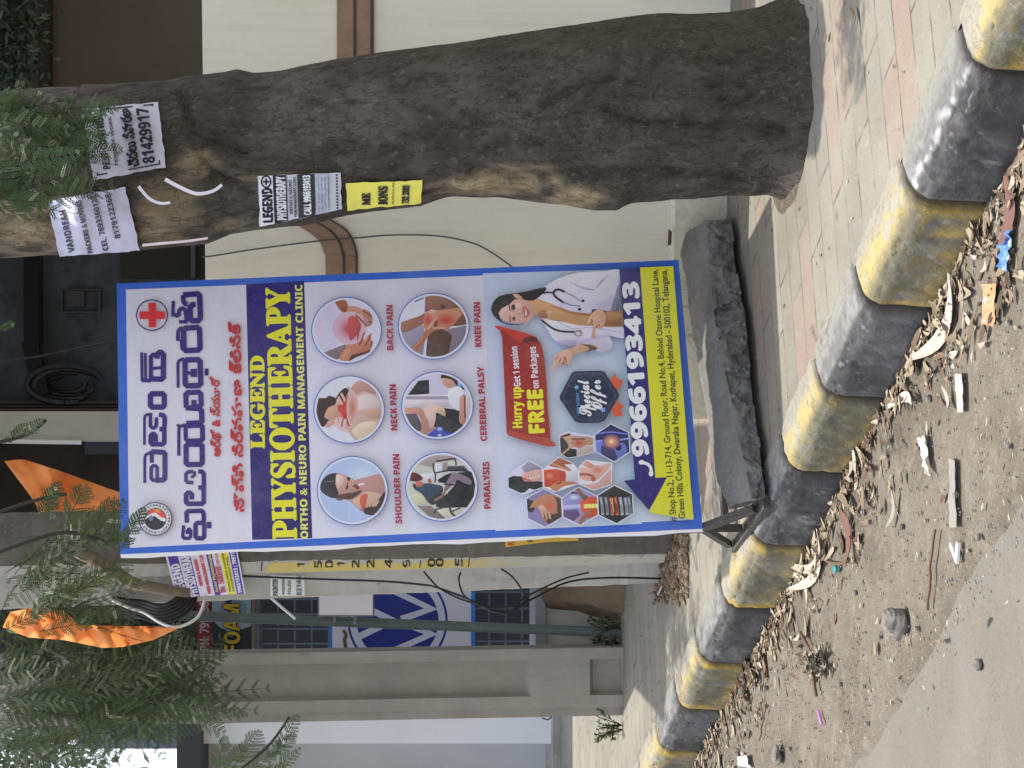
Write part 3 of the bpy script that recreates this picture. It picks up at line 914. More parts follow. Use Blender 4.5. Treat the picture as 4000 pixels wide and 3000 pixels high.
bb = thing("brown_building", "plain dark brown building wall above the cream wall, behind the tree", "building", (2, 7.6, .2))
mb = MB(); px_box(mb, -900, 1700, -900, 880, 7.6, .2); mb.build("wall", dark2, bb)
mb = MB(); px_box(mb, 150, 190, -900, 420, 7.5, .1); mb.build("drip_ledge", mat("dark_ledge", (.022, .02, .016), .9), bb)
mb = MB(); mb.box((.2, 6.3, 3.4), (5, 7.9, 3.52)); mb.build("shade_slab", mgrey, bb)  # unseen slab added above to darken the brown wall

# shop front far behind the poles
sf = thing("shop", "shop front with barred windows behind the power pole", "shop", tuple(D(2410, 2430, 8.1)))
pxq("front_wall", -300, 2110, 2150, 2640, 8.6, .2, mat("shop_dark", (.05, .054, .064), .9), sf)
mbar = mat("blue_grey_bars", (.14, .17, .21), .6)
mb = MB()
for k in range(5): px_box(mb, 1016 + k * 66, 1023 + k * 66, 2290, 2560, 8.40, .02)
for k in range(4): px_box(mb, 1010, 1285, 2338 + k * 58, 2344 + k * 58, 8.39, .02)
mb.build("window_grille", mbar, sf)
mb = MB()
for k in range(4): px_box(mb, 1908 + k * 64, 1915 + k * 64, 2230, 2560, 8.40, .02)
for k in range(5): px_box(mb, 1856, 2090, 2246 + k * 64, 2252 + k * 64, 8.39, .02)
mb.build("window_grille", mbar, sf)
pxq("window_rail", 990, 1014, 2290, 2560, 8.36, .05, mat("blue_grey_rail", (.15, .19, .27), .6), sf)
pxq("window_rail", 984, 992, 2290, 2560, 8.34, .05, mat("beige_rail", (.36, .31, .26), .7), sf)
pxq("sill", 2092, 2130, 2150, 2640, 8.0, .3, mat("grey_sill", (.27, .29, .32), .8), sf)
pxq("low_wall", 2130, 2470, 2150, 2640, 8.05, .2, mat("cream_low_wall", (.62, .61, .55), .9, layers=[(6, (.45, .43, .36), .5, .75, .6)]), sf)

# earth heap against the low wall
vs, fs = [], []
NU, NV = 40, 24
for i in range(NU + 1):
    for j in range(NV + 1):
        a, b = i / NU, j / NV
        iy = 2200 + 225 * a
        p = D(2408, iy, 8.03 - .45 * b)
        h = .40 * (1 - sst(.62, 1.0, a + .16 * fbm((a, b, 0), 6, 3))) * (1 - b) ** .8
        vs.append(Vector((p.x, p.y, .2 + max(-.03, h + .07 * fbm(p, 6, 4) - .04 * b))))
for i in range(NU):
    for j in range(NV):
        k = i * (NV + 1) + j
        fs.append((k, k + 1, k + NV + 2, k + NV + 1))
tag(mk("earth_heap", vs, fs, mat("brown_earth", (.16, .115, .075), .95, layers=[(5, (.10, .07, .045), .45, .7, .8), (40, (.26, .20, .14), .6, .75, .6)], bump=((20, .8), (70, .6))), None, True), "heap of brown earth against the low cream wall under the logo banner", "earth heap")
# ================================================================ printed sheets
def sh(pts, d):
    return [(p[0] + d[0], p[1] + d[1]) for p in pts]
def uni(s, up=None, lo=None, dg=None):
    o = ''
    for ch in s:
        if up and 'A' <= ch <= 'Z': o += chr(up + ord(ch) - 65)
        elif lo and 'a' <= ch <= 'z': o += chr(lo + ord(ch) - 97)
        elif dg and '0' <= ch <= '9': o += chr(dg + ord(ch) - 48)
        else: o += ch
    return o
def bold(s): return uni(s, 0x1D5D4, 0x1D5EE, 0x1D7EC)
def serif(s): return uni(s, 0x1D400, 0x1D41A, 0x1D7CE)
def script(s): return uni(s, 0x1D4D0, 0x1D4EA)
_tc = {}
def glyphs(s):
    """outline of a line of lettering: vertices, faces"""
    if s in _tc: return _tc[s]
    cu = bpy.data.curves.new("lettering", 'FONT')
    cu.body = s
    cu.resolution_u = 3
    ob = bpy.data.objects.new("lettering", cu)
    COL.objects.link(ob)
    dg = bpy.context.evaluated_depsgraph_get()
    me = bpy.data.meshes.new_from_object(ob.evaluated_get(dg))
    v = [(p.co.x, p.co.y) for p in me.vertices]
    f = [tuple(p.vertices) for p in me.polygons]
    bpy.data.objects.remove(ob); bpy.data.curves.remove(cu); bpy.data.meshes.remove(me)
    _tc[s] = (v, f)
    return v, f
def cap_height(s):
    v, _ = glyphs(s)
    return max(p[1] for p in v)
def clip_poly(pts, cols, clip):
    """Sutherland-Hodgman against a convex polygon, colours interpolated"""
    area = sum(a[0] * b[1] - b[0] * a[1] for a, b in zip(clip, clip[1:] + clip[:1]))
    sg = 1 if area > 0 else -1
    P, K = list(pts), list(cols)
    for a, b in zip(clip, clip[1:] + clip[:1]):
        if not P: break
        def side(p): return sg * ((b[0] - a[0]) * (p[1] - a[1]) - (b[1] - a[1]) * (p[0] - a[0]))
        nP, nK = [], []
        for i in range(len(P)):
            p, q, kp, kq = P[i], P[(i + 1) % len(P)], K[i], K[(i + 1) % len(P)]
            sp, sq = side(p), side(q)
            if sp >= 0: nP.append(p); nK.append(kp)
            if (sp >= 0) != (sq >= 0):
                t = sp / (sp - sq)
                nP.append((p[0] + (q[0] - p[0]) * t, p[1] + (q[1] - p[1]) * t)); nK.append(lerp(kp, kq, t))
        P, K = nP, nK
    return P, K
class Print:
    def __init__(s, mapper, gain=1.3, step=0.00035):
        s.m, s.g, s.step = mapper, gain, step
        s.v, s.f, s.c, s.z = [], [], [], 0
        s.fr, s.clip = (lambda p: p), None
    def frame(s, x0, y0, k):
        s.fr = lambda p: (x0 + p[0] * k, y0 + p[1] * k)
        s.k = k
    def col(s, c):
        return tuple(min(.86, v * s.g) for v in lin(c))
    def raw(s, pts, cols, z=None):
        if s.clip:
            pts, cols = clip_poly(pts, cols, s.clip)
        if len(pts) < 3: return
        if z is None:
            s.z += 1
            z = s.z
        b = len(s.v)
        for p, c in zip(pts, cols):
            s.v.append(s.m(p[0], p[1], z * s.step)); s.c.append(c)
        s.f.append(tuple(range(b, b + len(pts))))
    def poly(s, pts, c, smooth=0):
        if smooth: pts = spline(list(pts) + [pts[0]], smooth)[:-1]
        P = [s.fr(p) for p in pts]
        s.raw(P, [s.col(c)] * len(P))
    def grad(s, pts, cols):
        P = [s.fr(p) for p in pts]
        s.raw(P, [s.col(c) for c in cols])
    def disc(s, x, y, rx, ry, c, n=40):
        s.poly([(x + rx * math.cos(2 * math.pi * i / n), y + ry * math.sin(2 * math.pi * i / n)) for i in range(n)], c)
    def ring(s, x, y, rx, ry, w, c, n=56):
        s.z += 1
        for i in range(n):
            a, b = 2 * math.pi * i / n, 2 * math.pi * (i + 1) / n
            P = [(x + (rx + d) * math.cos(t), y + (ry + d) * math.sin(t)) for d, t in ((0, a), (0, b), (w, b), (w, a))]
            s.raw([s.fr(p) for p in P], [s.col(c)] * 4, s.z)
    def glow(s, x, y, rx, ry, c_in, c_out, n=24, power=1.0):
        s.z += 1
        rs = [0, .2, .4, .6, .8, 1.0]
        for i in range(n):
            a, b = 2 * math.pi * i / n, 2 * math.pi * (i + 1) / n
            for r0, r1 in zip(rs, rs[1:]):
                k0, k1 = sst(0, 1, r0) ** power, sst(0, 1, r1) ** power
                P = [(x + rx * r * math.cos(t), y + ry * r * math.sin(t)) for r, t in ((r0, a), (r1, a), (r1, b), (r0, b))]
                cc = [lerp(s.col(c_in), s.col(c_out), k) for k in (k0, k1, k1, k0)]
                if r0 == 0: P, cc = P[:3], cc[:3]
                s.raw([s.fr(p) for p in P], cc, s.z)
    def stroke(s, pts, w, c, smooth=0, closed=False, w2=None):
        if smooth: pts = spline(list(pts) + ([pts[0]] if closed else []), smooth)
        elif closed: pts = list(pts) + [pts[0]]
        n = len(pts)
        L_, R_ = [], []
        for i, p in enumerate(pts):
            a = pts[i - 1] if i else (pts[n - 2] if closed else p)
            b = pts[i + 1] if i < n - 1 else (pts[1] if closed else p)
            d1 = (p[0] - a[0], p[1] - a[1]); d2 = (b[0] - p[0], b[1] - p[1])
            l1, l2 = math.hypot(*d1), math.hypot(*d2)
            if l1 < 1e-6: d1, l1 = d2, l2
            if l2 < 1e-6: d2, l2 = d1, l1
            n1 = (-d1[1] / l1, d1[0] / l1); n2 = (-d2[1] / l2, d2[0] / l2)
            m_ = (n1[0] + n2[0], n1[1] + n2[1]); ml = math.hypot(*m_) or 1
            m_ = (m_[0] / ml, m_[1] / ml)
            k = 1 / max(.5, m_[0] * n1[0] + m_[1] * n1[1])
            ww = (w + ((w2 if w2 is not None else w) - w) * i / (n - 1)) / 2
            e = 0
            L_.append((p[0] + m_[0] * ww * k, p[1] + m_[1] * ww * k)); R_.append((p[0] - m_[0] * ww * k, p[1] - m_[1] * ww * k))
        s.z += 1
        cc = [s.col(c)] * 4
        for i in range(n - 1):
            s.raw([s.fr(q) for q in (L_[i], L_[i + 1], R_[i + 1], R_[i])], cc, s.z)
    def text(s, body, p0, p1, cap, c, fat=0.0, capref=None, per_char=False):
        """a line of lettering from pixel p0 (left end of the baseline) to p1, capitals CAP pixels high"""
        p0, p1 = s.fr(p0), s.fr(p1)
        cap = cap * getattr(s, 'k', 1) if s.fr((1, 0))[0] - s.fr((0, 0))[0] != 1 else cap
        v, f = glyphs(body)
        x0, x1 = min(p[0] for p in v), max(p[0] for p in v)
        h = capref if capref else cap_height(body)
        d = (p1[0] - p0[0], p1[1] - p0[1])
        L_ = math.hypot(*d); ux = (d[0] / L_, d[1] / L_); up = (ux[1], -ux[0])
        jobs = [(v, f, 0.0)]
        if per_char:
            bar0 = min(p[0] for p in glyphs('|')[0])
            jobs = []
            for i, ch in enumerate(body):
                if ch == ' ': continue
                off = min(p[0] for p in glyphs(body[:i] + '|')[0][-40:]) - bar0 if False else None
                gv, gf = glyphs(ch)
                pv = glyphs('|' + body[:i] + '|')[0]
                off = max(p[0] for p in pv) - max(p[0] for p in glyphs('||')[0])
                jobs.append((gv, gf, off))
        offs = [(0, 0)] if not fat else [(0, 0), (fat, 0), (-fat, 0), (0, fat), (0, -fat)]
        cl = s.col(c)
        for o in offs:
            for gv, gf, ox in jobs:
                s.z += 1
                b = len(s.v)
                for (x, y) in gv:
                    a, t = (x + ox - x0) / (x1 - x0) * L_, y / h * cap
                    q = (p0[0] + ux[0] * a + up[0] * t + o[0], p0[1] + ux[1] * a + up[1] * t + o[1])
                    s.v.append(s.m(q[0], q[1], s.z * s.step)); s.c.append(cl)
                s.f += [tuple(i + b for i in g) for g in gf]
    def build(s, name, material, parent=None, loc=None):
        return mk(name, s.v, s.f, material, parent, False, loc, s.c)

# ---------------------------------------------------------------- the clinic board
P = Print(bpx, gain=1.2, step=0.00007)
WHITE, BLUE, NAVY, YEL, RED, LAV = (206, 203, 222), (52, 98, 196), (42, 32, 104), (222, 214, 40), (196, 40, 46), (212, 208, 228)
def side(f, c0, c1): return (c0[0] + (c1[0] - c0[0]) * f, c0[1] + (c1[1] - c0[1]) * f)
TL, TR, BR, BL = CORN
def bd(u, v):          # board coordinates (0..1) to pixels
    a, b = side(u, TL, TR), side(u, BL, BR)
    return side(v, a, b)
P.poly(CORN, BLUE)
I4 = [(505, 2131), (507, 1132), (2622, 1046), (2716, 2022)]
P.grad([(505, 2140), (492, 1131), (2622, 1047), (2710, 2030)], [LAV, (204, 202, 216), (206, 204, 222), (200, 206, 226)])
P.grad([(1936, 2074), (1886, 1068), (2428, 1052), (2508, 2046)], [(205, 206, 228), (188, 196, 224), (186, 202, 228), (192, 206, 232)])
# navy band with the name
P.grad([(985, 2109), (961, 1110), (1188, 1098), (1220, 2102)], [NAVY, (46, 34, 112), (46, 34, 112), (38, 30, 92)])
P.frame(0, 0, 1)
P.text(serif("LEGEND"), (1032, 1751), (1030, 1392), 52, YEL, 3.2)
P.text(serif("PHYSIOTHERAPY"), (1157, 2103), (1128, 1124), 90, YEL, 4.2)
P.text(bold("ORTHO & NEURO PAIN MANAGEMENT CLINIC"), (1203, 2104), (1180, 1112), 28, (214, 214, 110), 0.9)
# Telugu name, drawn stroke by stroke
P.frame(0, 1550, .42194)
TN = (54, 34, 112)
def T(pts, w=34, closed=False, c=TN):
    out = []
    n_ = len(pts)
    for i, p in enumerate(pts):            # rounded corners
        if not closed and i in (0, n_ - 1):
            out.append(p); continue
        a, b = pts[i - 1], pts[(i + 1) % n_]
        ka = min(.45, 16 / max(1, math.hypot(a[0] - p[0], a[1] - p[1]))); kb = min(.45, 16 / max(1, math.hypot(b[0] - p[0], b[1] - p[1])))
        out += [side(ka, p, a), side(kb, p, b)]
    P.stroke(out, w * 1.14, c, 0, closed)
T([(1340, 798), (1340, 548), (1358, 528), (1400, 515)], 24)
T([(1405, 500), (1405, 610)], 34)
T([(1400, 640), (1455, 640), (1455, 772), (1400, 772)], 30, True)
T([(1440, 772), (1520, 772), (1527, 740), (1527, 515), (1400, 508)], 42)
T([(1337, 445), (1337, 182), (1350, 166), (1395, 158)], 22)
T([(1392, 150), (1392, 285), (1440, 290), (1448, 250), (1448, 190)], 30)
T([(1470, 165), (1522, 172), (1526, 215), (1520, 300), (1475, 300)], 38)
T([(1520, 290), (1520, 440), (1395, 440), (1395, 345), (1440, 345), (1440, 415)], 38)
T([(1392, 95), (1392, -28), (1520, -28), (1520, 95)], 44, True)
# second line, left half
T([(1700, 1190), (1690, 1310), (1765, 1310), (1765, 1225), (1735, 1225), (1735, 1270)], 28)
T([(1730, 1165), (1725, 1060), (1880, 1055), (1888, 1120), (1885, 1165)], 36)
T([(1810, 1168), (1890, 1168), (1890, 1310), (1810, 1310)], 36, True)
T([(1915, 1187), (1957, 1187)], 52)
T([(1790, 690), (1722, 700), (1720, 790), (1790, 795)], 30); T([(1765, 740), (1800, 740), (1800, 690)], 24)
T([(1835, 690), (1885, 695), (1888, 840), (1835, 840)], 36)
T([(1885, 840), (1885, 990), (1722, 990), (1722, 890), (1775, 890), (1775, 950)], 38)
T([(1655, 545), (1655, 285), (1675, 268), (1720, 262)], 26)
T([(1715, 250), (1720, 405), (1760, 410)], 34); T([(1720, 270), (1872, 262), (1876, 405), (1740, 410)], 40)
T([(1722, 440), (1870, 440), (1872, 625), (1722, 628)], 42, True)
# right halves of both lines
P.frame(0, 950, .51224)
T([(1083, 1050), (1080, 832)], 20); T([(1110, 1035), (1108, 838)], 18); T([(1080, 1045), (1150, 1048)], 26)
T([(1150, 1035), (1245, 1038), (1246, 835), (1200, 832), (1195, 880)], 36); T([(1150, 1035), (1150, 850), (1195, 850)], 28); T([(1150, 960), (1200, 950), (1245, 950)], 20)
T([(1420, 1255), (1415, 1140), (1530, 1135), (1535, 1245), (1478, 1248), (1478, 1195)], 34)
T([(1415, 1255), (1535, 1262), (1540, 1370), (1420, 1375)], 36); T([(1358, 1380), (1358, 1400)], 20)
T([(1358, 1102), (1356, 905), (1372, 888), (1405, 882)], 20)
T([(1410, 890), (1525, 888), (1532, 1085), (1412, 1088)], 36, True); T([(1478, 958), (1478, 1020)], 42); T([(1410, 990), (1470, 990)], 22); T([(1560, 982), (1590, 982)], 46)
T([(1356, 745), (1358, 655), (1395, 648)], 26); T([(1385, 735), (1395, 815)], 30)
T([(1400, 648), (1520, 642), (1526, 815), (1402, 820)], 36, True)
T([(1320, 560), (1318, 500), (1322, 440)], 22); T([(1330, 545), (1365, 560), (1365, 500), (1410, 495), (1425, 600)], 26); T([(1365, 600), (1430, 598)], 24); T([(1395, 395), (1400, 460), (1430, 465)], 30)
T([(1395, 395), (1522, 385), (1528, 590), (1450, 592), (1450, 470), (1490, 468)], 36)
# red Telugu lines
P.frame(0, 0, 1)
RD = (190, 50, 52)
P.text("ఆర్థో & న్యూరో", (860, 1782), (856, 1470), 44, RD, 1.6, 1.0, per_char=True)
P.text("నొప్పి నిర్వహణ క్లినిక్", (952, 1998), (936, 1256), 52, RD, 2.4, 1.0, per_char=True)
# medical cross
P.ring(594, 1231, 58, 57, 5, (40, 40, 96))
P.poly([(566, 1184), (623, 1184), (623, 1278), (566, 1278)][0:0] or [(580, 1183), (609, 1183), (609, 1278), (580, 1278)], (205, 45, 48))
P.poly([(545, 1216), (645, 1216), (645, 1246), (545, 1246)], (205, 45, 48))
# round seal
P.disc(607, 2027, 66, 66, (60, 58, 66)); P.disc(607, 2027, 62, 62, (212, 208, 222)); P.disc(607, 2027, 43, 43, (45, 42, 50)); 
P.clip = [(607 + 40 * math.cos(i * math.pi / 20), 2027 + 40 * math.sin(i * math.pi / 20)) for i in range(40)]
P.poly([(560, 1980), (660, 1980), (660, 2032), (640, 2030), (615, 2012), (596, 2008), (560, 2006)], (214, 78, 58), 0)
P.glow(615, 1992, 20, 20, (232, 150, 60), (214, 78, 58))
P.poly([(560, 2060), (560, 2035), (580, 2020), (605, 2016), (628, 2034), (655, 2040), (655, 2028), (630, 2020), (606, 2002), (585, 2008), (560, 2022)], (222, 220, 228), 0)
P.disc(590, 2024, 9, 11, (120, 120, 160))
P.clip = None
for i, ch in enumerate("PHYSIOTHERAPY*ORTHO*CLINIC*"):
    if ch in 'CLINIC' and i > 19: pass
for i, ch in enumerate("LEGEND*PHYSIOTHERAPY*ORTHO*"):
    a = math.radians(78 + i * 13.3)
    cx, cy = 607 + 52 * math.cos(a), 2027 + 52 * math.sin(a)
    # letters run round the rim with their feet to the centre
    tx, ty = -math.sin(a), math.cos(a)
    P.text(bold(ch) if ch != '*' else '•', (cx - 4 * tx - 3 * math.cos(a), cy - 4 * ty - 3 * math.sin(a)), (cx + 4 * tx - 3 * math.cos(a), cy + 4 * ty - 3 * math.sin(a)), 9, (52, 50, 60))
# picture captions
CR = (158, 34, 60)
for s_, a, b in (("BACK PAIN", (1536, 1367), (1533, 1192)), ("NECK PAIN", (1552, 1680), (1545, 1502)), ("SHOULDER PAIN", (1570, 2044), (1558, 1774)),
                 ("KNEE PAIN", (1880, 1354), (1874, 1181)), ("CEREBRAL PALSY", (1902, 1722), (1888, 1432)), ("PARALYSIS", (1916, 1986), (1910, 1804))):
    P.text(bold(s_), a, b, 24, CR, 1.1)

SK, SKD, SKL = (196, 142, 118), (120, 70, 56), (214, 186, 172)
def circle(fx, fy, k, cx, cy, rx, ry, bg):
    P.frame(fx, fy, k)
    P.clip = None
    P.disc(cx, cy, rx, ry, (206, 208, 230))
    P.ring(cx, cy, rx, ry, 20, (58, 92, 176))
    P.clip = [P.fr((cx + (rx - 46) * math.cos(2 * math.pi * i / 48), cy + (ry - 46) * math.sin(2 * math.pi * i / 48))) for i in range(48)]
    P.disc(cx, cy, rx, ry, bg)
def S(pts, c, sm=3):
    """a patch of a printed photograph: tone drifts across it"""
    if sm: pts = spline(list(pts) + [pts[0]], sm)[:-1]
    xs_, ys_ = [p[0] for p in pts], [p[1] for p in pts]
    x0, x1, y0, y1 = min(xs_), max(xs_), min(ys_), max(ys_)
    base = P.col(c)
    cc = []
    for p in pts:
        k = 1 - .26 * ((p[0] - x0) / (x1 - x0 + 1e-6) - .5) - .30 * ((p[1] - y0) / (y1 - y0 + 1e-6) - .5) + .22 * nz((p[0] * .012, p[1] * .012, c[0]), 1.0)
        cc.append(tuple(min(.86, v * k) for v in base))
    P.raw([P.fr(p) for p in pts], cc)
# back pain
circle(1200, 1150, .16878, 908, 832, 795, 755, (206, 200, 222))
P.poly([(100, 300), (620, 150), (760, 430), (900, 520), (880, 1050), (420, 1340), (300, 1280)], (200, 192, 216))
S([(380, 1350), (620, 1250), (900, 1160), (850, 1330), (720, 1500), (560, 1480)], (126, 106, 116))
S([(640, 180), (760, 100), (900, 140), (960, 260), (1100, 270), (1260, 330), (1400, 370), (1490, 480), (1510, 660), (1380, 745), (1180, 560), (1000, 520), (860, 450), (740, 350)], (186, 134, 108))
S([(640, 180), (760, 100), (880, 140), (930, 280), (880, 420), (740, 330)], (150, 86, 62))
S([(820, 1560), (740, 1440), (880, 1250), (1000, 1080), (1180, 1040), (1250, 860), (1360, 840), (1300, 1050), (1420, 950), (1490, 900), (1470, 1050), (1520, 1080), (1480, 1250), (1330, 1330), (1050, 1440), (960, 1560)], (190, 116, 92))
S([(960, 1560), (1040, 1400), (1330, 1330), (1450, 1270), (1420, 1350), (1150, 1450)], (78, 48, 38))
P.glow(980, 780, 400, 380, (178, 44, 54), (204, 172, 190), power=.8)
S([(1160, 540), (1230, 640), (1240, 800), (1100, 1000), (980, 1040), (940, 600), (1040, 500)], (180, 66, 66))
for a in ([(1120, 480), (1300, 640), (1370, 740)], [(1250, 470), (1400, 600), (1490, 660)], [(1290, 380), (1440, 470), (1490, 520)]): P.stroke(a, 40, (128, 62, 62), 3)
for a in ([(1180, 560), (1290, 720)], [(1220, 440), (1420, 620)]): P.stroke(a, 30, (214, 150, 140))
for a in ([(1320, 880), (1270, 1030), (1200, 1170)], [(1470, 920), (1420, 1060), (1330, 1200)], [(1500, 1090), (1470, 1200)], [(1190, 850), (1160, 1060)]): P.stroke(a, 30, (132, 60, 56), 3)
for a in ([(1260, 900), (1220, 1060)], [(1390, 960), (1330, 1080)]): P.stroke(a, 30, (216, 156, 148))
S([(760, 1520), (820, 1400), (960, 1250), (1020, 1280), (930, 1440), (900, 1540)], (196, 138, 106))
# neck pain
circle(1210, 1455, .17477, 880, 828, 778, 742, (208, 208, 228))
S([(900, 1380), (980, 1480), (1080, 1540), (1500, 1420), (1700, 1000), (1620, 620), (1500, 450), (1350, 300), (1230, 200), (1060, 200), (960, 290), (900, 370), (880, 480), (760, 560), (600, 700), (430, 760), (340, 960), (420, 1060), (560, 1180), (760, 1290), (880, 1340)], (200, 166, 156))
S([(960, 290), (1060, 200), (1230, 200), (1480, 430), (1420, 480), (1200, 420), (1000, 520), (900, 460)], (178, 134, 124))
S([(1010, 560), (1250, 480), (1480, 560), (1560, 760), (1150, 830), (1000, 900)], (208, 188, 188))
S([(1150, 850), (1620, 840), (1600, 1020), (1300, 1000)], (188, 148, 128))
S([(930, 1300), (1150, 1120), (1480, 1100), (1420, 1300), (1100, 1490)], (212, 188, 164))
P.glow(800, 900, 250, 420, (190, 62, 44), (202, 168, 158), power=.9)
S([(600, 780), (860, 480), (920, 500), (900, 760), (960, 1100), (870, 1200), (720, 930), (620, 860)], (186, 64, 48))
P.glow(950, 800, 130, 420, (194, 110, 96), (202, 170, 162))
S([(200, 570), (360, 570), (430, 520), (580, 570), (590, 640), (560, 720), (420, 780), (350, 900), (330, 1000), (440, 1060), (400, 1100), (340, 1200), (260, 1200), (190, 1050), (150, 830)], (58, 46, 42))
S([(420, 780), (600, 740), (640, 900), (600, 1040), (440, 1060), (330, 980)], (198, 150, 128))
S([(330, 1190), (440, 1090), (560, 1110), (480, 1200), (380, 1230)], (202, 150, 146))
S([(580, 570), (680, 430), (780, 350), (880, 370), (850, 460), (800, 540), (720, 640), (610, 680)], (62, 38, 40))
for a in ([(610, 600), (650, 720)], [(640, 540), (720, 720)], [(700, 460), (790, 640)], [(840, 360), (890, 340)]): P.stroke(a, 52, (212, 172, 164), 0)
for a in ([(600, 1010), (600, 1180)], [(700, 1000), (660, 1200)], [(800, 1040), (760, 1240)], [(560, 1150), (860, 1330)]): P.stroke(a, 64, (214, 180, 178), 0)
P.stroke([(720, 1090), (710, 1210)], 22, (140, 80, 72))
# shoulder pain
circle(1220, 1770, .17477, 900, 838, 780, 755, (170, 186, 222))
P.glow(1100, 480, 500, 330, (190, 202, 230), (170, 186, 222))
S([(930, 600), (1200, 540), (1530, 460), (1600, 600), (1660, 900), (1600, 1150), (1400, 1370), (1200, 1360), (1050, 1260), (850, 1080), (720, 1000), (900, 820)], (176, 132, 126))
S([(200, 640), (350, 480), (600, 450), (720, 560), (700, 960), (500, 1010), (300, 940), (180, 810)], (42, 36, 44))
S([(530, 480), (600, 450), (760, 510), (900, 580), (1040, 740), (1110, 850), (960, 980), (760, 1040), (600, 960), (580, 860), (520, 720), (520, 580)], (186, 140, 126))
S([(530, 500), (660, 500), (700, 620), (620, 760), (540, 690)], (208, 184, 180))
S([(620, 920), (900, 880), (1130, 830), (900, 1010), (720, 1030), (560, 990)], (92, 56, 52))
S([(780, 520), (850, 560), (830, 620), (780, 600)], (64, 40, 44)); S([(740, 790), (790, 680), (800, 780), (760, 820)], (84, 52, 54)); P.stroke([(780, 650), (800, 720)], 18, (80, 52, 50))
S([(900, 740), (960, 690), (1050, 770), (1000, 810)], (120, 64, 66)); P.stroke([(850, 590), (930, 640), (900, 720)], 26, (206, 164, 142), 3)
P.stroke([(1030, 710), (1160, 680)], 44, (220, 212, 218)); P.stroke([(270, 640), (490, 630)], 26, (110, 92, 98))
S([(520, 1030), (640, 1010), (690, 1040), (600, 1060)], (112, 74, 68))
S([(870, 1060), (1050, 960), (1130, 900), (1280, 860), (1500, 900), (1560, 960), (1400, 1080), (1200, 1180), (1060, 1240)], (198, 166, 146))
S([(1070, 960), (1180, 910), (1240, 940), (1210, 1080), (1180, 1220), (1100, 1220), (1060, 1090)], (190, 92, 66))
S([(1180, 1360), (1150, 1250), (1300, 1180), (1480, 1040), (1600, 880), (1680, 850), (1650, 1050), (1500, 1300), (1380, 1390)], (58, 42, 42))
for a in ([(1200, 1210), (1290, 1030)], [(1270, 1200), (1350, 1040)], [(1340, 1200), (1420, 1060)], [(1400, 1190), (1480, 1060)]): P.stroke(a, 44, (196, 158, 134), 0, w2=52)
# knee pain
circle(1540, 1130, .17477, 880, 826, 780, 728, (206, 206, 224))
S([(100, 990), (640, 800), (700, 1000), (640, 1500), (200, 1300)], (140, 132, 152), 0)
S([(1150, 900), (1640, 800), (1600, 1200), (1300, 1500), (1100, 1450)], (122, 108, 122), 0)
S([(690, 170), (900, 100), (1200, 180), (1500, 400), (1440, 470), (1100, 480), (800, 480), (680, 520)], (134, 92, 80), 0)
P.glow(1080, 390, 100, 80, (70, 42, 34), (134, 92, 80)); P.stroke([(450, 280), (660, 190)], 26, (70, 56, 72))
S([(150, 740), (400, 650), (560, 600), (680, 530), (760, 560), (660, 760), (500, 850), (250, 960), (150, 930)], (148, 98, 82))
S([(690, 540), (800, 470), (1000, 470), (1450, 420), (1560, 520), (1640, 720), (1300, 830), (1150, 960), (1280, 1100), (1150, 1480), (760, 1540), (720, 1300), (760, 1000), (660, 860), (660, 700)], (180, 122, 96))
S([(760, 1000), (1000, 880), (1200, 960), (1280, 1100), (1150, 1500), (760, 1540), (720, 1300)], (84, 58, 46))
P.glow(1160, 690, 260, 150, (188, 46, 40), (182, 116, 92)); P.glow(760, 700, 110, 160, (190, 62, 58), (186, 120, 98))
S([(1300, 830), (1520, 560), (1620, 620), (1620, 780)], (112, 70, 56))
S([(390, 1300), (560, 1140), (700, 920), (780, 860), (1000, 840), (1180, 880), (900, 920), (760, 1060), (660, 1200), (540, 1400)], (158, 102, 76))
P.stroke([(740, 900), (860, 740), (970, 620)], 60, (204, 150, 130), 3, w2=34); P.stroke([(860, 870), (1140, 860)], 42, (196, 146, 126)); S([(900, 720), (970, 700), (960, 820), (880, 830)], (120, 62, 50))
S([(770, 500), (840, 450), (960, 490), (900, 540), (780, 530)], (206, 166, 150))
P.stroke([(400, 1330), (560, 1180), (640, 1060)], 30, (196, 130, 92)); P.stroke([(690, 1300), (690, 1500)], 36, (208, 206, 224))
# cerebral palsy
circle(1560, 1440, .17477, 850, 826, 790, 748, (196, 190, 212))
S([(180, 600), (430, 270), (660, 250), (670, 560)], (34, 36, 42), 0)
P.stroke([(150, 600), (1090, 600)], 30, (214, 212, 216)); P.stroke([(150, 650), (1100, 650)], 66, (160, 142, 162))
S([(100, 690), (1100, 700), (1120, 860), (560, 880), (120, 870)], (198, 188, 196), 0)
S([(1480, 560), (1640, 700), (1600, 1100), (1480, 1200)], (186, 172, 172), 0)
S([(130, 1010), (380, 1000), (500, 1240), (500, 1420), (300, 1350)], (84, 76, 84), 0)
S([(820, 1000), (1000, 880), (1340, 920), (1360, 1220), (1440, 1270), (1200, 1450), (860, 1330), (740, 1290)], (38, 38, 42), 0)
S([(120, 880), (480, 880), (580, 1060), (640, 1140), (800, 1320), (700, 1400), (560, 1480), (480, 1420), (510, 1260), (430, 1050), (340, 1000), (140, 1010)], (178, 128, 110))
S([(560, 870), (700, 790), (960, 860), (1030, 1060), (960, 1040), (800, 960), (820, 1060), (770, 1280), (680, 1320), (640, 1120), (580, 1000)], (204, 174, 166))
S([(750, 840), (990, 870), (1030, 1060), (920, 1020), (780, 940)], (206, 172, 148)); S([(1080, 560), (1130, 450), (1260, 400), (1400, 430), (1440, 560), (1340, 660), (1350, 930), (1240, 900), (1150, 800), (1090, 650)], (214, 210, 228))
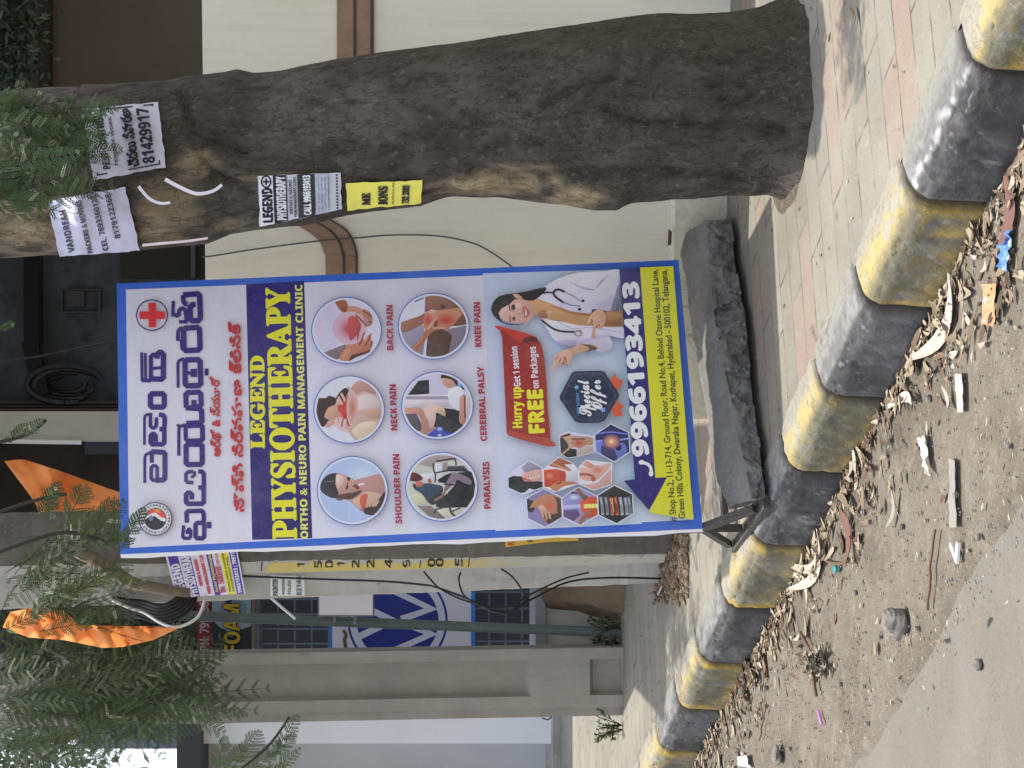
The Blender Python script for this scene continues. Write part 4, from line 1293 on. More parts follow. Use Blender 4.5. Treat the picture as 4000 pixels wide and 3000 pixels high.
S([(1360, 640), (1450, 590), (1480, 860), (1480, 1200), (1440, 1250), (1340, 1180), (1350, 900)], (186, 132, 118)); P.stroke([(1460, 600), (1470, 1100)], 36, (110, 56, 50))
S([(940, 200), (1100, 200), (1270, 290), (1260, 380), (1120, 430), (1000, 380), (970, 290)], (196, 146, 128)); S([(930, 230), (950, 130), (1150, 170), (1310, 290), (1290, 390), (1240, 330), (1180, 250), (1000, 210)], (44, 32, 34))
S([(1300, 310), (1390, 350), (1420, 430), (1320, 400)], (110, 160, 214)); S([(1380, 370), (1450, 450), (1440, 480), (1390, 430)], (26, 28, 48))
S([(580, 1500), (700, 1420), (860, 1330), (1050, 1400), (1200, 1450), (900, 1600)], (38, 56, 160)); P.glow(900, 1350, 90, 60, (180, 200, 240), (44, 66, 176)); P.glow(900, 1490, 70, 50, (200, 214, 244), (38, 56, 160))
# paralysis
circle(1570, 1755, .17477, 890, 838, 795, 760, (190, 190, 180))
S([(350, 330), (700, 120), (1200, 150), (1240, 240), (760, 290), (700, 420)], (164, 146, 146), 0); S([(180, 1010), (400, 1000), (720, 1240), (340, 1260)], (194, 190, 160), 0)
S([(340, 1260), (640, 1260), (1000, 1560), (700, 1600)], (124, 108, 108), 0); S([(740, 320), (900, 320), (900, 660), (760, 660)], (206, 214, 216), 0); S([(400, 560), (720, 520), (730, 750), (480, 770)], (196, 194, 206), 0)
S([(900, 300), (1020, 280), (1020, 470), (910, 480)], (150, 134, 132), 0); S([(1020, 380), (1380, 370), (1500, 500), (1020, 490)], (64, 62, 66), 0)
S([(760, 1150), (1000, 1000), (1180, 800), (1250, 520), (1560, 500), (1640, 800), (1600, 1060), (1450, 1300), (1280, 1300), (860, 1310), (760, 1280)], (34, 34, 38), 0)
S([(800, 680), (1000, 560), (1120, 520), (1000, 760), (820, 740)], (30, 28, 34), 0)
S([(1000, 720), (1120, 540), (1200, 520), (1500, 640), (1560, 790), (1400, 760), (1240, 680), (1130, 800), (1020, 910), (930, 960)], (122, 106, 120))
S([(290, 900), (340, 830), (520, 760), (760, 790), (900, 830), (910, 960), (780, 1130), (700, 1250), (560, 1160), (460, 1010)], (46, 66, 84)); S([(560, 1160), (700, 1250), (900, 1180), (900, 1000), (700, 1020)], (38, 42, 46))
S([(180, 700), (220, 520), (380, 560), (470, 660), (330, 720)], (92, 40, 42)); S([(310, 720), (440, 730), (480, 800), (380, 840), (300, 800)], (190, 106, 84)); S([(240, 760), (320, 800), (300, 890), (260, 860)], (58, 46, 48))
P.stroke([(610, 660), (630, 760)], 70, (172, 92, 84), 0); P.stroke([(720, 1150), (900, 1040), (950, 960)], 50, (140, 104, 92), 3)
for a in ([(700, 310), (710, 480), (750, 560), (740, 740)], [(750, 530), (950, 490), (1200, 470), (1500, 500)], [(760, 270), (1000, 230), (1180, 210), (1210, 360)], [(940, 780), (1600, 820)]): P.stroke(a, 28, (34, 32, 38), 2)
S([(700, 1250), (760, 1220), (770, 1330), (720, 1330)], (196, 190, 190), 0)
S([(770, 1350), (1060, 1310), (1090, 1420), (1190, 1500), (1000, 1560)], (196, 194, 170), 0); S([(1100, 1310), (1280, 1300), (1130, 1380)], (190, 190, 180), 0); S([(1160, 1410), (1310, 1340), (1260, 1450), (1190, 1480)], (190, 186, 170), 0)
P.stroke([(720, 1430), (760, 1350), (900, 1310)], 28, (40, 36, 44), 2); P.stroke([(1070, 1300), (1100, 1420), (1190, 1490)], 40, (36, 32, 36), 2); P.stroke([(1110, 1390), (1300, 1310)], 26, (50, 44, 46))
P.clip = None
# red ribbon
P.frame(1880, 1040, .27125)
P.poly([(180, 862), (255, 858), (640, 960), (790, 1020), (860, 1120), (905, 1300), (935, 1622), (960, 2100), (985, 2300), (1000, 2560), (985, 2600), (960, 2600), (620, 2510), (395, 2440), (365, 2400), (330, 1622), (300, 1040), (270, 930)], (150, 40, 34))
P.poly([(180, 862), (255, 858), (640, 960), (790, 1020), (700, 1000), (610, 1060), (560, 1110), (330, 930), (270, 930)], (182, 54, 42)); P.poly([(560, 1110), (640, 1020), (780, 1020), (850, 1110), (800, 1080), (640, 1100)], (92, 30, 30))
P.grad([(366, 2380), (420, 2440), (960, 2600), (1085, 2590), (1050, 2540), (950, 2470), (640, 2420), (430, 2370)], [(170, 60, 40)] * 8)
P.frame(0, 0, 1)
P.text(bold("Hurry up"), (2040, 1670), (2034, 1512), 36, YEL, 1.2, glyphs(bold("H"))[0] and cap_height(bold("H")))
P.text(bold("Get 1 session"), (2034, 1508), (2020, 1353), 26, (226, 206, 214), .6, cap_height(bold("G")))
P.text(bold("FREE"), (2126, 1688), (2118, 1522), 58, YEL, 3.0)
P.text(bold("on Packages"), (2106, 1516), (2092, 1353), 27, (226, 206, 214), .6, cap_height(bold("P")))
# offer badge
P.poly([(2376, 1492), (2402, 1456), (2408, 1474), (2434, 1488), (2424, 1512), (2404, 1520)], (202, 84, 48)); P.poly([(2388, 1600), (2410, 1566), (2440, 1588), (2424, 1600), (2434, 1624), (2400, 1628)], (202, 84, 48))
hx = [(2244, 1450), (2346, 1448), (2362, 1452), (2418, 1540), (2418, 1548), (2362, 1644), (2340, 1652), (2264, 1652), (2246, 1646), (2188, 1560), (2186, 1548), (2232, 1458)]
P.poly(hx, (38, 44, 66)); cxh, cyh = 2302, 1550
P.poly([(cxh + (a - cxh) * .90, cyh + (b - cyh) * .90) for a, b in hx], (60, 70, 96)); P.poly([(cxh + (a - cxh) * .865, cyh + (b - cyh) * .865) for a, b in hx], (30, 40, 66))
P.text(bold("NEW PATIENT"), (2266, 1617), (2262, 1534), 12, (90, 150, 210)); 
P.text(script("Special"), (2310, 1624), (2298, 1482), 44, (226, 222, 228), 1.4, cap_height(script("S"))); P.text(script("Offer"), (2352, 1596), (2344, 1484), 42, (226, 222, 228), 1.4, cap_height(script("O")))
for (sx, sy, r_) in ((2252, 1513, 12), (2355, 1600, 14)):
    P.poly([(sx - (r_ if i % 2 == 0 else r_ * .42) * math.cos(i * math.pi / 5), sy - (r_ if i % 2 == 0 else r_ * .42) * math.sin(i * math.pi / 5)) for i in range(10)], (120, 170, 220))
# doctor
P.frame(1880, 1040, .27125)
COAT, COATS = (208, 200, 220), (168, 158, 186)
S([(860, 750), (950, 760), (1100, 790), (1650, 850), (2040, 870), (2060, 1040), (1850, 1000), (1890, 1080), (1880, 1180), (1760, 1240), (1680, 1230), (1560, 1180), (1350, 1140), (1250, 1150), (1070, 1080), (960, 920)], COAT, 2)
S([(770, 460), (900, 300), (1100, 180), (1400, 90), (1800, 70), (1985, 50), (1990, 330), (1960, 540), (1850, 650), (1600, 610), (1580, 690), (1300, 680), (1100, 580), (900, 500)], COAT, 2)
S([(1640, 330), (1700, 230), (1830, 120), (1780, 190), (1690, 290)], COATS); S([(1250, 220), (1420, 280), (1640, 340), (1500, 340), (1330, 270)], (186, 176, 202)); S([(1860, 640), (1900, 500), (1980, 250), (1990, 330), (1960, 540), (1930, 640)], (128, 118, 146))
S([(1600, 560), (1760, 500), (1940, 380), (1860, 560), (1780, 620)], (190, 182, 208)); S([(1900, 130), (1985, 50), (1990, 240), (1950, 240)], (196, 204, 226), 0); 
S([(1350, 1060), (1560, 1030), (1700, 990), (1860, 1000), (1840, 1010), (1620, 1060), (1350, 1140)], (182, 172, 200)); S([(1070, 1080), (1350, 1060), (1350, 1140), (1250, 1150)], COATS)
P.stroke([(1580, 690), (1300, 680)], 6, (150, 140, 160)); P.stroke([(1100, 790), (1300, 900), (1560, 880), (2040, 960)], 10, (178, 168, 196), 2)
S([(660, 480), (780, 470), (950, 520), (1120, 590), (1300, 660), (1600, 690), (2030, 640), (2036, 870), (1650, 856), (1400, 850), (1100, 780), (930, 750), (800, 720), (740, 640)], (190, 142, 100), 2)
S([(960, 560), (1300, 690), (1600, 720), (1600, 690), (1300, 650), (1120, 585)], (170, 116, 76)); S([(1640, 860), (1800, 640), (2030, 650), (2036, 866)], (152, 108, 72), 0); S([(800, 700), (860, 640), (960, 640), (940, 740), (860, 750)], (156, 110, 84)); P.glow(985, 660, 60, 50, (214, 176, 136), (190, 142, 100)); S([(1800, 660), (2030, 680), (2032, 740), (1840, 800)], (166, 122, 82))
S([(140, 620), (170, 520), (260, 430), (420, 395), (540, 380), (700, 350), (930, 300), (900, 380), (760, 490), (640, 490), (480, 480), (420, 540), (300, 640), (260, 700), (300, 790), (420, 830), (620, 840), (420, 845), (280, 800), (170, 700)], (44, 38, 40), 2)
S([(450, 400), (520, 400), (590, 450), (580, 480), (500, 460)], (206, 156, 130))
S([(250, 680), (290, 610), (420, 540), (480, 480), (620, 480), (720, 540), (760, 620), (760, 680), (660, 770), (540, 820), (420, 810), (300, 760)], (208, 162, 146), 2)
S([(270, 680), (330, 600), (420, 600), (400, 720), (320, 760)], (214, 176, 160)); P.glow(530, 560, 70, 60, (222, 190, 180), (208, 162, 146)); P.glow(540, 770, 60, 40, (196, 140, 122), (208, 162, 146))
P.stroke([(400, 550), (405, 600), (410, 640)], 14, (70, 44, 44), 2); P.stroke([(420, 710), (410, 760), (425, 800)], 13, (84, 56, 54), 2)
S([(440, 560), (470, 550), (490, 590), (470, 640), (445, 610)], (74, 46, 52)); S([(455, 750), (470, 720), (490, 750), (475, 790)], (78, 52, 56)); P.stroke([(440, 560), (432, 610), (452, 650)], 8, (50, 34, 40), 2); P.stroke([(448, 740), (445, 790)], 8, (60, 42, 46))
P.stroke([(500, 680), (560, 690), (600, 660), (590, 600)], 12, (186, 130, 116), 2); S([(600, 600), (640, 580), (680, 640), (700, 680), (660, 730), (620, 740)], (186, 96, 92)); S([(628, 610), (650, 640), (655, 700), (630, 720), (638, 660)], (232, 224, 226))
S([(620, 840), (640, 760), (740, 690), (760, 690), (700, 780)], (196, 150, 132))
P.stroke([(880, 390), (940, 375), (1040, 385)], 22, (34, 30, 44)); P.stroke([(1180, 520), (1080, 450), (1040, 390), (1060, 350), (1120, 335), (1200, 370)], 30, (40, 36, 52), 3); P.stroke([(1200, 370), (1330, 430), (1440, 510)], 10, (120, 116, 134)); P.stroke([(1180, 520), (1290, 560), (1430, 575)], 12, (110, 104, 124))
P.disc(1465, 498, 22, 20, (30, 26, 36)); P.disc(1415, 620, 24, 20, (30, 26, 36))
P.stroke([(870, 770), (960, 850), (1060, 910), (1180, 940), (1340, 945)], 26, (34, 30, 44), 3); P.disc(1395, 965, 56, 44, (130, 122, 134)); P.disc(1395, 970, 36, 26, (206, 200, 204))
S([(1520, 820), (1560, 720), (1640, 640), (1740, 630), (1800, 720), (1780, 830), (1720, 900), (1640, 900), (1640, 1010), (1610, 1045), (1590, 1010), (1610, 880), (1600, 800)], (200, 152, 130), 2); P.stroke([(1540, 830), (1580, 740)], 20, (216, 172, 150)); P.stroke([(1650, 880), (1700, 840)], 16, (140, 96, 78)); P.stroke([(1600, 800), (1580, 760)], 18, (140, 90, 70))
S([(1300, 1300), (1420, 1250), (1660, 1190), (1640, 1150), (1440, 1120), (1300, 1180), (1250, 1200)], (186, 146, 118)); S([(1440, 1120), (1560, 1130), (1670, 1180), (1640, 1200), (1500, 1240), (1560, 1180)], (104, 76, 62))
S([(1010, 1530), (1030, 1440), (1050, 1330), (1080, 1270), (1250, 1190), (1310, 1280), (1270, 1400), (1190, 1430), (1110, 1410), (1070, 1450), (1040, 1520)], (204, 160, 140), 2)
for a in ([(1060, 1340), (1110, 1300)], [(1120, 1390), (1150, 1310)], [(1180, 1400), (1200, 1300)], [(1230, 1390), (1210, 1310)], [(1150, 1400), (1240, 1420)]): P.stroke(a, 16, (146, 96, 82))
# arrow band and telephone number
P.frame(0, 0, 1)
P.poly([(2420, 1050), (2500, 1046), (2560, 1866), (2604, 1866), (2535, 1994), (2437, 1878), (2480, 1872)], NAVY)
P.poly([(2500, 1045), (2630, 1040), (2708, 2028), (2540, 2004), (2536, 1996), (2606, 1864), (2560, 1866)], (206, 202, 36))
P.text(bold("9966193413"), (2532, 1778), (2492, 1102), 60, (226, 222, 230), 3.6)
P.stroke([(2506, 1806), (2528, 1812), (2541, 1826), (2545, 1850)], 12, (226, 222, 230), 3)
P.disc(2506, 1806, 11, 9, (226, 222, 230)); P.disc(2543, 1850, 9, 11, (226, 222, 230))
AD = (52, 50, 30)
P.text("# Shop No.2, 11-13-714, Ground Floor, Road No.4, Behind Ozone Hospital Lane,", (2642, 2036), (2568, 1052), 25, AD, .5, cap_height("S"))
P.text("Green Hills Colony, Dwaraka Nagar, Kothapet, Hyderabad - 500102, Telangana.", (2676, 2024), (2604, 1052), 25, AD, .5, cap_height("G"))
# hexagon pictures
def hexa_pic(pts, bg):
    P.clip = None
    P.frame(1960, 1620, .27122)
    cx = sum(p[0] for p in pts) / len(pts); cy = sum(p[1] for p in pts) / len(pts)
    P.poly([(cx + (a - cx) * 1.05, cy + (b - cy) * 1.05) for a, b in pts], (214, 214, 234))
    P.clip = [P.fr(p) for p in pts]
    P.poly(pts, bg)
hexa_pic([(835, 310), (950, 250), (1310, 310), (1325, 540), (1080, 600), (950, 620), (850, 560)], (196, 196, 222))
S([(830, 330), (960, 330), (980, 480), (1080, 500), (1080, 620), (930, 620), (840, 560)], (44, 40, 40), 0); S([(840, 310), (960, 260), (1000, 300), (1310, 330), (1310, 430), (1180, 440), (1000, 480), (860, 600), (850, 560), (960, 470), (920, 370)], (178, 138, 112)); S([(1090, 480), (1200, 440), (1320, 460), (1320, 560), (1090, 610)], (176, 160, 154), 0); P.glow(1110, 410, 110, 70, (178, 66, 56), (178, 130, 106)); P.stroke([(850, 320), (990, 280)], 26, (60, 40, 36)); P.stroke([(1000, 350), (1200, 350)], 18, (104, 70, 58))
hexa_pic([(1345, 290), (1570, 140), (1825, 260), (1840, 530), (1620, 675), (1360, 530)], (46, 42, 92))
S([(1350, 380), (1460, 400), (1560, 480), (1740, 400), (1800, 540), (1620, 680), (1360, 540)], (104, 110, 186)); S([(1430, 450), (1600, 480), (1660, 640), (1560, 640), (1440, 560)], (56, 56, 92)); S([(1640, 470), (1720, 440), (1710, 510), (1650, 510)], (34, 30, 56)); P.stroke([(1350, 280), (1560, 250), (1820, 280)], 20, (108, 116, 200), 3); P.stroke([(1360, 380), (1500, 370)], 22, (150, 150, 214)); P.stroke([(1660, 370), (1830, 340)], 22, (150, 150, 214)); P.glow(1580, 390, 130, 110, (248, 214, 130), (120, 60, 110), power=.7); P.glow(1580, 385, 60, 50, (250, 236, 170), (226, 110, 80))
hexa_pic([(95, 910), (160, 820), (390, 668), (580, 770), (590, 1040), (300, 1140), (100, 1050)], (208, 200, 222))
S([(280, 760), (390, 670), (580, 770), (560, 800), (440, 860), (330, 840)], (146, 140, 160), 0); S([(310, 840), (540, 790), (590, 860), (560, 960), (380, 980), (290, 900)], (206, 160, 152)); S([(90, 910), (170, 880), (290, 890), (330, 960), (590, 960), (590, 1060), (490, 1090), (400, 1060), (330, 1120), (260, 1130), (100, 1050)], (36, 36, 38), 0); P.stroke([(310, 930), (420, 910), (570, 870)], 34, (226, 196, 170)); P.stroke([(300, 920), (420, 950)], 30, (198, 96, 78)); 
for i in range(6): P.stroke([(340 + i * 42, 900 - i * 8), (346 + i * 42, 928 - i * 8)], 12, (180, 116, 96))
hexa_pic([(605, 790), (830, 612), (1020, 705), (1095, 800), (1100, 990), (770, 1105), (615, 1040)], (212, 208, 228))
S([(605, 795), (780, 780), (930, 820), (930, 960), (800, 990), (700, 1040), (615, 1040)], (190, 74, 48), 0); S([(640, 720), (830, 615), (1020, 705), (900, 720), (1010, 800), (860, 770), (780, 760), (700, 740)], (164, 94, 66)); S([(920, 810), (1100, 800), (1100, 960), (920, 960)], (196, 190, 206), 0); S([(690, 1040), (800, 970), (1000, 960), (1100, 990), (900, 1030), (770, 1105)], (180, 116, 82)); P.glow(690, 880, 80, 70, (214, 128, 96), (190, 74, 48)); P.glow(860, 880, 70, 70, (176, 50, 46), (190, 74, 48)); P.stroke([(720, 700), (860, 760), (990, 800)], 34, (196, 130, 96), 2); P.stroke([(780, 1000), (860, 970)], 16, (96, 50, 40))
hexa_pic([(1115, 755), (1220, 660), (1580, 700), (1570, 1000), (1330, 1085), (1125, 1000)], (212, 208, 228))
S([(1115, 760), (1250, 770), (1380, 750), (1590, 690), (1480, 850), (1350, 960), (1300, 960), (1120, 920)], (206, 160, 146), 2); S([(1160, 720), (1220, 665), (1270, 690), (1380, 760), (1260, 770)], (198, 144, 128)); S([(1130, 1000), (1380, 980), (1570, 780), (1570, 1000), (1330, 1085)], (202, 156, 146), 2); P.stroke([(1120, 860), (1240, 860), (1330, 900)], 36, (160, 92, 76), 2); P.glow(1380, 800, 90, 70, (206, 110, 92), (206, 160, 146)); S([(1290, 890), (1350, 900), (1330, 960), (1290, 940)], (168, 86, 76))
hexa_pic([(358, 1210), (600, 1072), (850, 1190), (866, 1470), (625, 1615), (380, 1490)], (128, 122, 164))
S([(360, 1210), (460, 1240), (440, 1310), (480, 1360), (440, 1410), (370, 1390)], (44, 38, 38), 0); S([(400, 1350), (460, 1240), (600, 1150), (740, 1160), (860, 1220), (870, 1440), (640, 1560), (560, 1420), (510, 1330)], (176, 118, 88), 2); S([(740, 1170), (860, 1210), (870, 1450), (800, 1400), (790, 1250)], (84, 56, 46), 0); P.glow(690, 1310, 110, 100, (204, 92, 62), (180, 120, 92)); S([(520, 1330), (580, 1300), (640, 1360), (660, 1420), (580, 1420)], (206, 160, 144)); S([(640, 1540), (720, 1440), (870, 1420), (860, 1500), (700, 1570)], (60, 46, 44))
for a in ([(580, 1400), (600, 1480)], [(630, 1400), (650, 1500)], [(680, 1400), (700, 1500)]): P.stroke(a, 26, (202, 158, 142)); P.stroke([(a[0][0] + 24, 1410), (a[1][0] + 22, 1500)], 12, (70, 48, 46))
hexa_pic([(870, 1210), (1000, 1110), (1110, 1050), (1370, 1180), (1380, 1440), (1130, 1585), (890, 1470)], (150, 134, 178))
S([(870, 1220), (1060, 1120), (1150, 1220), (1120, 1300), (880, 1330)], (146, 146, 196), 0); S([(890, 1380), (1080, 1360), (1130, 1440), (1040, 1530), (890, 1470)], (92, 72, 110), 0); P.stroke([(880, 1330), (1200, 1310)], 50, (178, 178, 220)); S([(1120, 1260), (1250, 1180), (1370, 1190), (1380, 1440), (1250, 1500), (1150, 1380)], (194, 80, 46), 0); P.stroke([(1180, 1320), (1380, 1310)], 60, (232, 196, 96))
for i in range(4): P.disc(1215 + i * 48, 1315, 18, 30, (246, 222, 130))
S([(1060, 1070), (1110, 1050), (1160, 1130), (1240, 1180), (1190, 1230), (1120, 1160)], (120, 84, 70)); S([(1100, 1560), (1140, 1480), (1240, 1370), (1290, 1390), (1200, 1500), (1140, 1585)], (148, 104, 84)); P.stroke([(1000, 1120), (1090, 1130)], 20, (70, 52, 60)); P.glow(1040, 1190, 90, 50, (196, 210, 240), (146, 146, 196))
hexa_pic([(1388, 1165), (1620, 1022), (1875, 1145), (1890, 1420), (1655, 1562), (1400, 1440)], (40, 38, 40))
for i, (x_, c_) in enumerate(((1450, (120, 124, 130)), (1520, (110, 110, 116)), (1590, (156, 84, 60)), (1660, (150, 74, 54)), (1730, (136, 140, 146)), (1800, (128, 132, 138)), (1850, (110, 112, 118)))):
    P.stroke([(x_ - 30, 1180 + 6 * (i % 3)), (x_ - 6, 1300), (x_ + 4, 1450 - 8 * (i % 2))], 46, c_, 3); P.stroke([(x_ - 26, 1200), (x_ - 8, 1290)], 14, tuple(min(255, v + 60) for v in c_)); P.disc(x_ + 4, 1430, 20, 18, tuple(min(255, v + 36) for v in c_))
P.stroke([(1590, 1200), (1610, 1400)], 20, (214, 150, 110)); P.stroke([(1640, 1280), (1660, 1410)], 30, (126, 52, 40))
P.clip = None
P.build("printed_sheet", M['print'], board)
# ================================================================ flyers on the trunk
bvh2 = BVHTree.FromPolygons([tuple(v) for v in tv] + [tuple(v) for v in lv], [f for f in tf if len(f) == 4] + [tuple(i + len(tv) for i in f) for f in lf if len(f) == 4])
_rc = {}
def trunk_dist(ix, iy):
    k = (round(ix / 6), round(iy / 6))
    if k not in _rc:
        d = ray(k[0] * 6, k[1] * 6).normalized()
        h = bvh2.ray_cast(EYE, d)
        _rc[k] = h[3] if h[0] is not None else None
    return _rc[k]
_td = {}
def paper_dist(ix, iy):
    """distance of a taut sheet over the bark along this pixel"""
    def node(a, b):
        if (a, b) not in _td:
            ds = [trunk_dist(a * 36 + da, b * 36 + db) for da in (-30, 0, 30) for db in (-30, 0, 30)]
            ds = [x for x in ds if x is not None]
            _td[(a, b)] = (sum(sorted(ds)[:4]) / len(sorted(ds)[:4])) if ds else None
        return _td[(a, b)]
    a, b = ix / 36, iy / 36
    ia, ib = math.floor(a), math.floor(b)
    n4 = [node(ia, ib), node(ia + 1, ib), node(ia, ib + 1), node(ia + 1, ib + 1)]
    ok = [v for v in n4 if v is not None] or [4.75]
    n4 = [v if v is not None else max(ok) for v in n4]
    fa, fb = a - ia, b - ib
    return (n4[0] * (1 - fa) + n4[1] * fa) * (1 - fb) + (n4[2] * (1 - fa) + n4[3] * fa) * fb
def flyer(name, label, quad, bg, draw, crumple=.004, seed=0, group=None):
    """QUAD: pixel corners top-left, top-right, bottom-right, bottom-left as one reads the sheet"""
    def mp(ix, iy, lift):
        d = ray(ix, iy).normalized()
        w = crumple * fbm((ix * .012, iy * .012, seed), 1.0, 3) + crumple * .5 * abs(nz((ix * .02, iy * .02, seed), 1.0))
        return EYE + d * (paper_dist(ix, iy) - .010 - w - lift)
    pr = Print(mp, 1.12, .00022)
    n = 22
    b = 0
    for i in range(n + 1):
        for j in range(n + 1):
            u, v = j / n, i / n
            q = side(v, side(u, quad[0], quad[1]), side(u, quad[3], quad[2]))
            e = (i in (0, n)) or (j in (0, n))
            if e: q = (q[0] + 5 * nz((q[0] * .03, q[1] * .03, seed), 1), q[1] + 5 * nz((q[0] * .03, q[1] * .03, seed + 5), 1))
            pr.v.append(mp(q[0], q[1], 0)); pr.c.append(pr.col(bg))
    for i in range(n):
        for j in range(n):
            k = i * (n + 1) + j
            pr.f.append((k, k + 1, k + n + 2, k + n + 1))
    pr.z = 14
    draw(pr, lambda u, v: side(v, side(u, quad[0], quad[1]), side(u, quad[3], quad[2])))
    o = pr.build(name, M['paper'])
    o.data.polygons.foreach_set("use_smooth", [True] * len(o.data.polygons))
    tag(o, label, "flyer", group)
    return o
INK = (38, 36, 46)
GR = "paper flyers stuck on the tree trunk"
def row(pr, q, s, u0, u1, v, cap, c, fat=0.6, ref=None):
    pr.text(s, q(u0, v), q(u1, v), cap, c, fat, ref or (cap_height(bold("H")) if s[0] not in "చ" else None))
def qband(pr, q, v0, v1, c, n=22):
    pr.z += 1
    m_ = max(2, int((v1 - v0) * n) + 1)
    for j in range(m_):
        for k in range(n):
            a, b, e, f = k / n, (k + 1) / n, v0 + (v1 - v0) * j / m_, v0 + (v1 - v0) * (j + 1) / m_
            pr.raw([q(a, e), q(b, e), q(b, f), q(a, f)], [pr.col(c)] * 4, pr.z)
def d1(pr, q):
    pr.stroke([q(.06, .06), q(.06, .92), q(.97, .93), q(.97, .08)], 5, INK, 0, True)
    row(pr, q, bold("PEST CONTROL"), .12, .92, .25, 28, INK)
    row(pr, q, bold("TERMITE WORK"), .14, .86, .36, 12, (70, 70, 80), .2)
    pr.text("చెదలు నివారణ", q(.09, .64), q(.95, .62), 58, INK, 2.4, 1.0, per_char=True)
    row(pr, q, bold("81429917"), .10, .93, .86, 46, INK, 1.6)
flyer("flyer", "white flyer with the number 81429917 in a black frame, on the trunk behind leaves", [(366, 704), (322, 425), (617, 398), (648, 652)], (182, 181, 196), d1, .012, 1, GR)
def d2(pr, q):
    row(pr, q, bold("VANDREAH"), .06, .80, .20, 24, (60, 58, 74))
    row(pr, q, bold("PACKERS & MOVERS"), .02, .92, .42, 20, (60, 58, 74), .3)
    row(pr, q, bold("CEL: 7893360128"), .04, .96, .62, 22, (60, 58, 74), .3)
    row(pr, q, bold("8179122368"), .22, .94, .80, 22, (60, 58, 74), .3)
flyer("flyer", "crumpled shiny flyer about packers and movers, highest on the trunk's left side", [(232, 1002), (184, 786), (488, 730), (546, 978)], (184, 184, 204), d2, .020, 4, GR)
def d3(pr, q):
    qband(pr, q, .015, .18, (216, 218, 226))
    row(pr, q, bold("LEGEND"), .04, .74, .165, 38, INK, 2.2)
    c = q(.88, .10); pr.ring(c[0], c[1], 15, 19, 6, INK, 24); pr.stroke([(c[0] - 13, c[1]), (c[0] + 13, c[1])], 7, INK); pr.stroke([(c[0], c[1] - 13), (c[0], c[1] + 13)], 7, INK)
    qband(pr, q, .185, .345, INK)
    row(pr, q, bold("PHYSIOTHERAPY"), .03, .97, .33, 36, (212, 214, 224), 1.0)
    row(pr, q, bold("ORTHO & NEURO"), .12, .88, .405, 11, INK, .2)
    row(pr, q, bold("PAIN MANAGEMENT CLINIC"), .05, .95, .455, 10, INK, .2)
    qband(pr, q, .475, .68, (52, 54, 60))
    row(pr, q, bold("CALL 9966193413"), .03, .97, .63, 28, (218, 222, 228), .8)
    qband(pr, q, .69, .84, (170, 176, 196))
    for k in range(4): row(pr, q, "Green Hills Colony, Dwaraka Nagar", .06 + .02 * k, .92, .735 + k * .04, 7, (90, 94, 116), 0)
    for k in range(12): pr.disc(*q(.06 + .08 * k, .95), 5, 4, (60, 62, 70), 8)
flyer("flyer", "black and white clinic flyer reading LEGEND, directly above the yellow flyer", [(1014, 886), (1006, 688), (1331, 675), (1335, 818)], (192, 196, 208), d3, .010, 7, GR)
def d4(pr, q):
    row(pr, q, serif("ME"), .12, .58, .31, 30, INK, 1.6, cap_height(serif("M")))
    row(pr, q, serif("IONS"), .08, .80, .54, 34, INK, 1.8, cap_height(serif("I")))
    row(pr, q, bold("AND EVENTS IN ALL AREAS"), .06, .96, .63, 8, (70, 66, 40), 0)
    row(pr, q, serif("732 3303"), .04, .78, .83, 27, INK, 1.2, cap_height(serif("7")))
flyer("flyer", "bright yellow flyer with black lettering, lowest on the trunk", [(1356, 822), (1352, 718), (1651, 704), (1646, 795)], (222, 214, 96), d4, .003, 9, GR)
def torn(label, pts, w, c):
    def mp(ix, iy, lift):
        d = ray(ix, iy).normalized()
        return EYE + d * (paper_dist(ix, iy) - .012 - lift)
    pr = Print(mp, 1.28, .0002)
    pr.stroke(pts, w, c, 6, w2=w * .8)
    a = pr.v[:]
    tag(pr.build("torn_paper_strip", M['paper']), label, "paper strip")
torn("longer curved white paper strip torn off on the trunk, between the flyers", [(645, 700), (696, 728), (766, 756), (829, 747), (867, 722)], 15, (204, 204, 222))
torn("shorter curved white paper strip torn off on the trunk, left of the longer one", [(541, 728), (582, 775), (627, 794), (665, 791)], 13, (202, 202, 216))
torn("pinkish sliver of torn paper along the trunk's left edge below the shiny flyer", [(556, 958), (640, 950), (730, 942), (812, 930)], 11, (204, 186, 192))

# ================================================================ flyers and numbers on the power pole
def flat(y): return lambda ix, iy, l: D(ix, iy, y - l)
GP = "paper flyers stuck on the power pole"
pr = Print(lambda ix, iy, l: D(ix, iy, interp([(1960, 6.268), (2190, 6.412), (2240, 6.462), (2345, 6.60)], iy) - l), 1.1, .00025)
q4 = [(690, 2335), (640, 2150), (925, 2140), (958, 2318)]
qq = lambda u, v: side(v, side(u, q4[0], q4[1]), side(u, q4[3], q4[2]))
def bandp(v0, v1, c, n=10):
    for k in range(n):
        a, b = k / n, (k + 1) / n
        if k == 0: pr.z += 1
        pr.raw([qq(a, v0), qq(b, v0), qq(b, v1), qq(a, v1)], [pr.col(c)] * 4, pr.z)
bandp(0, 1, (216, 212, 226)); bandp(.03, .17, (84, 62, 158)); bandp(.20, .34, (84, 62, 158)); bandp(.56, .64, (96, 70, 150)); bandp(.75, .86, (226, 220, 70)); bandp(.88, .98, (84, 66, 160))
rw = lambda s, u0, u1, v, cap, c, fat=.5: pr.text(s, qq(u0, v), qq(u1, v), cap, c, fat, cap_height(bold("H")))
rw(bold("LEGEND"), .12, .72, .155, 32, (224, 222, 232), 1.2); rw(bold("PHYSIOTHERAPY"), .02, .98, .325, 33, (224, 222, 232), .9)
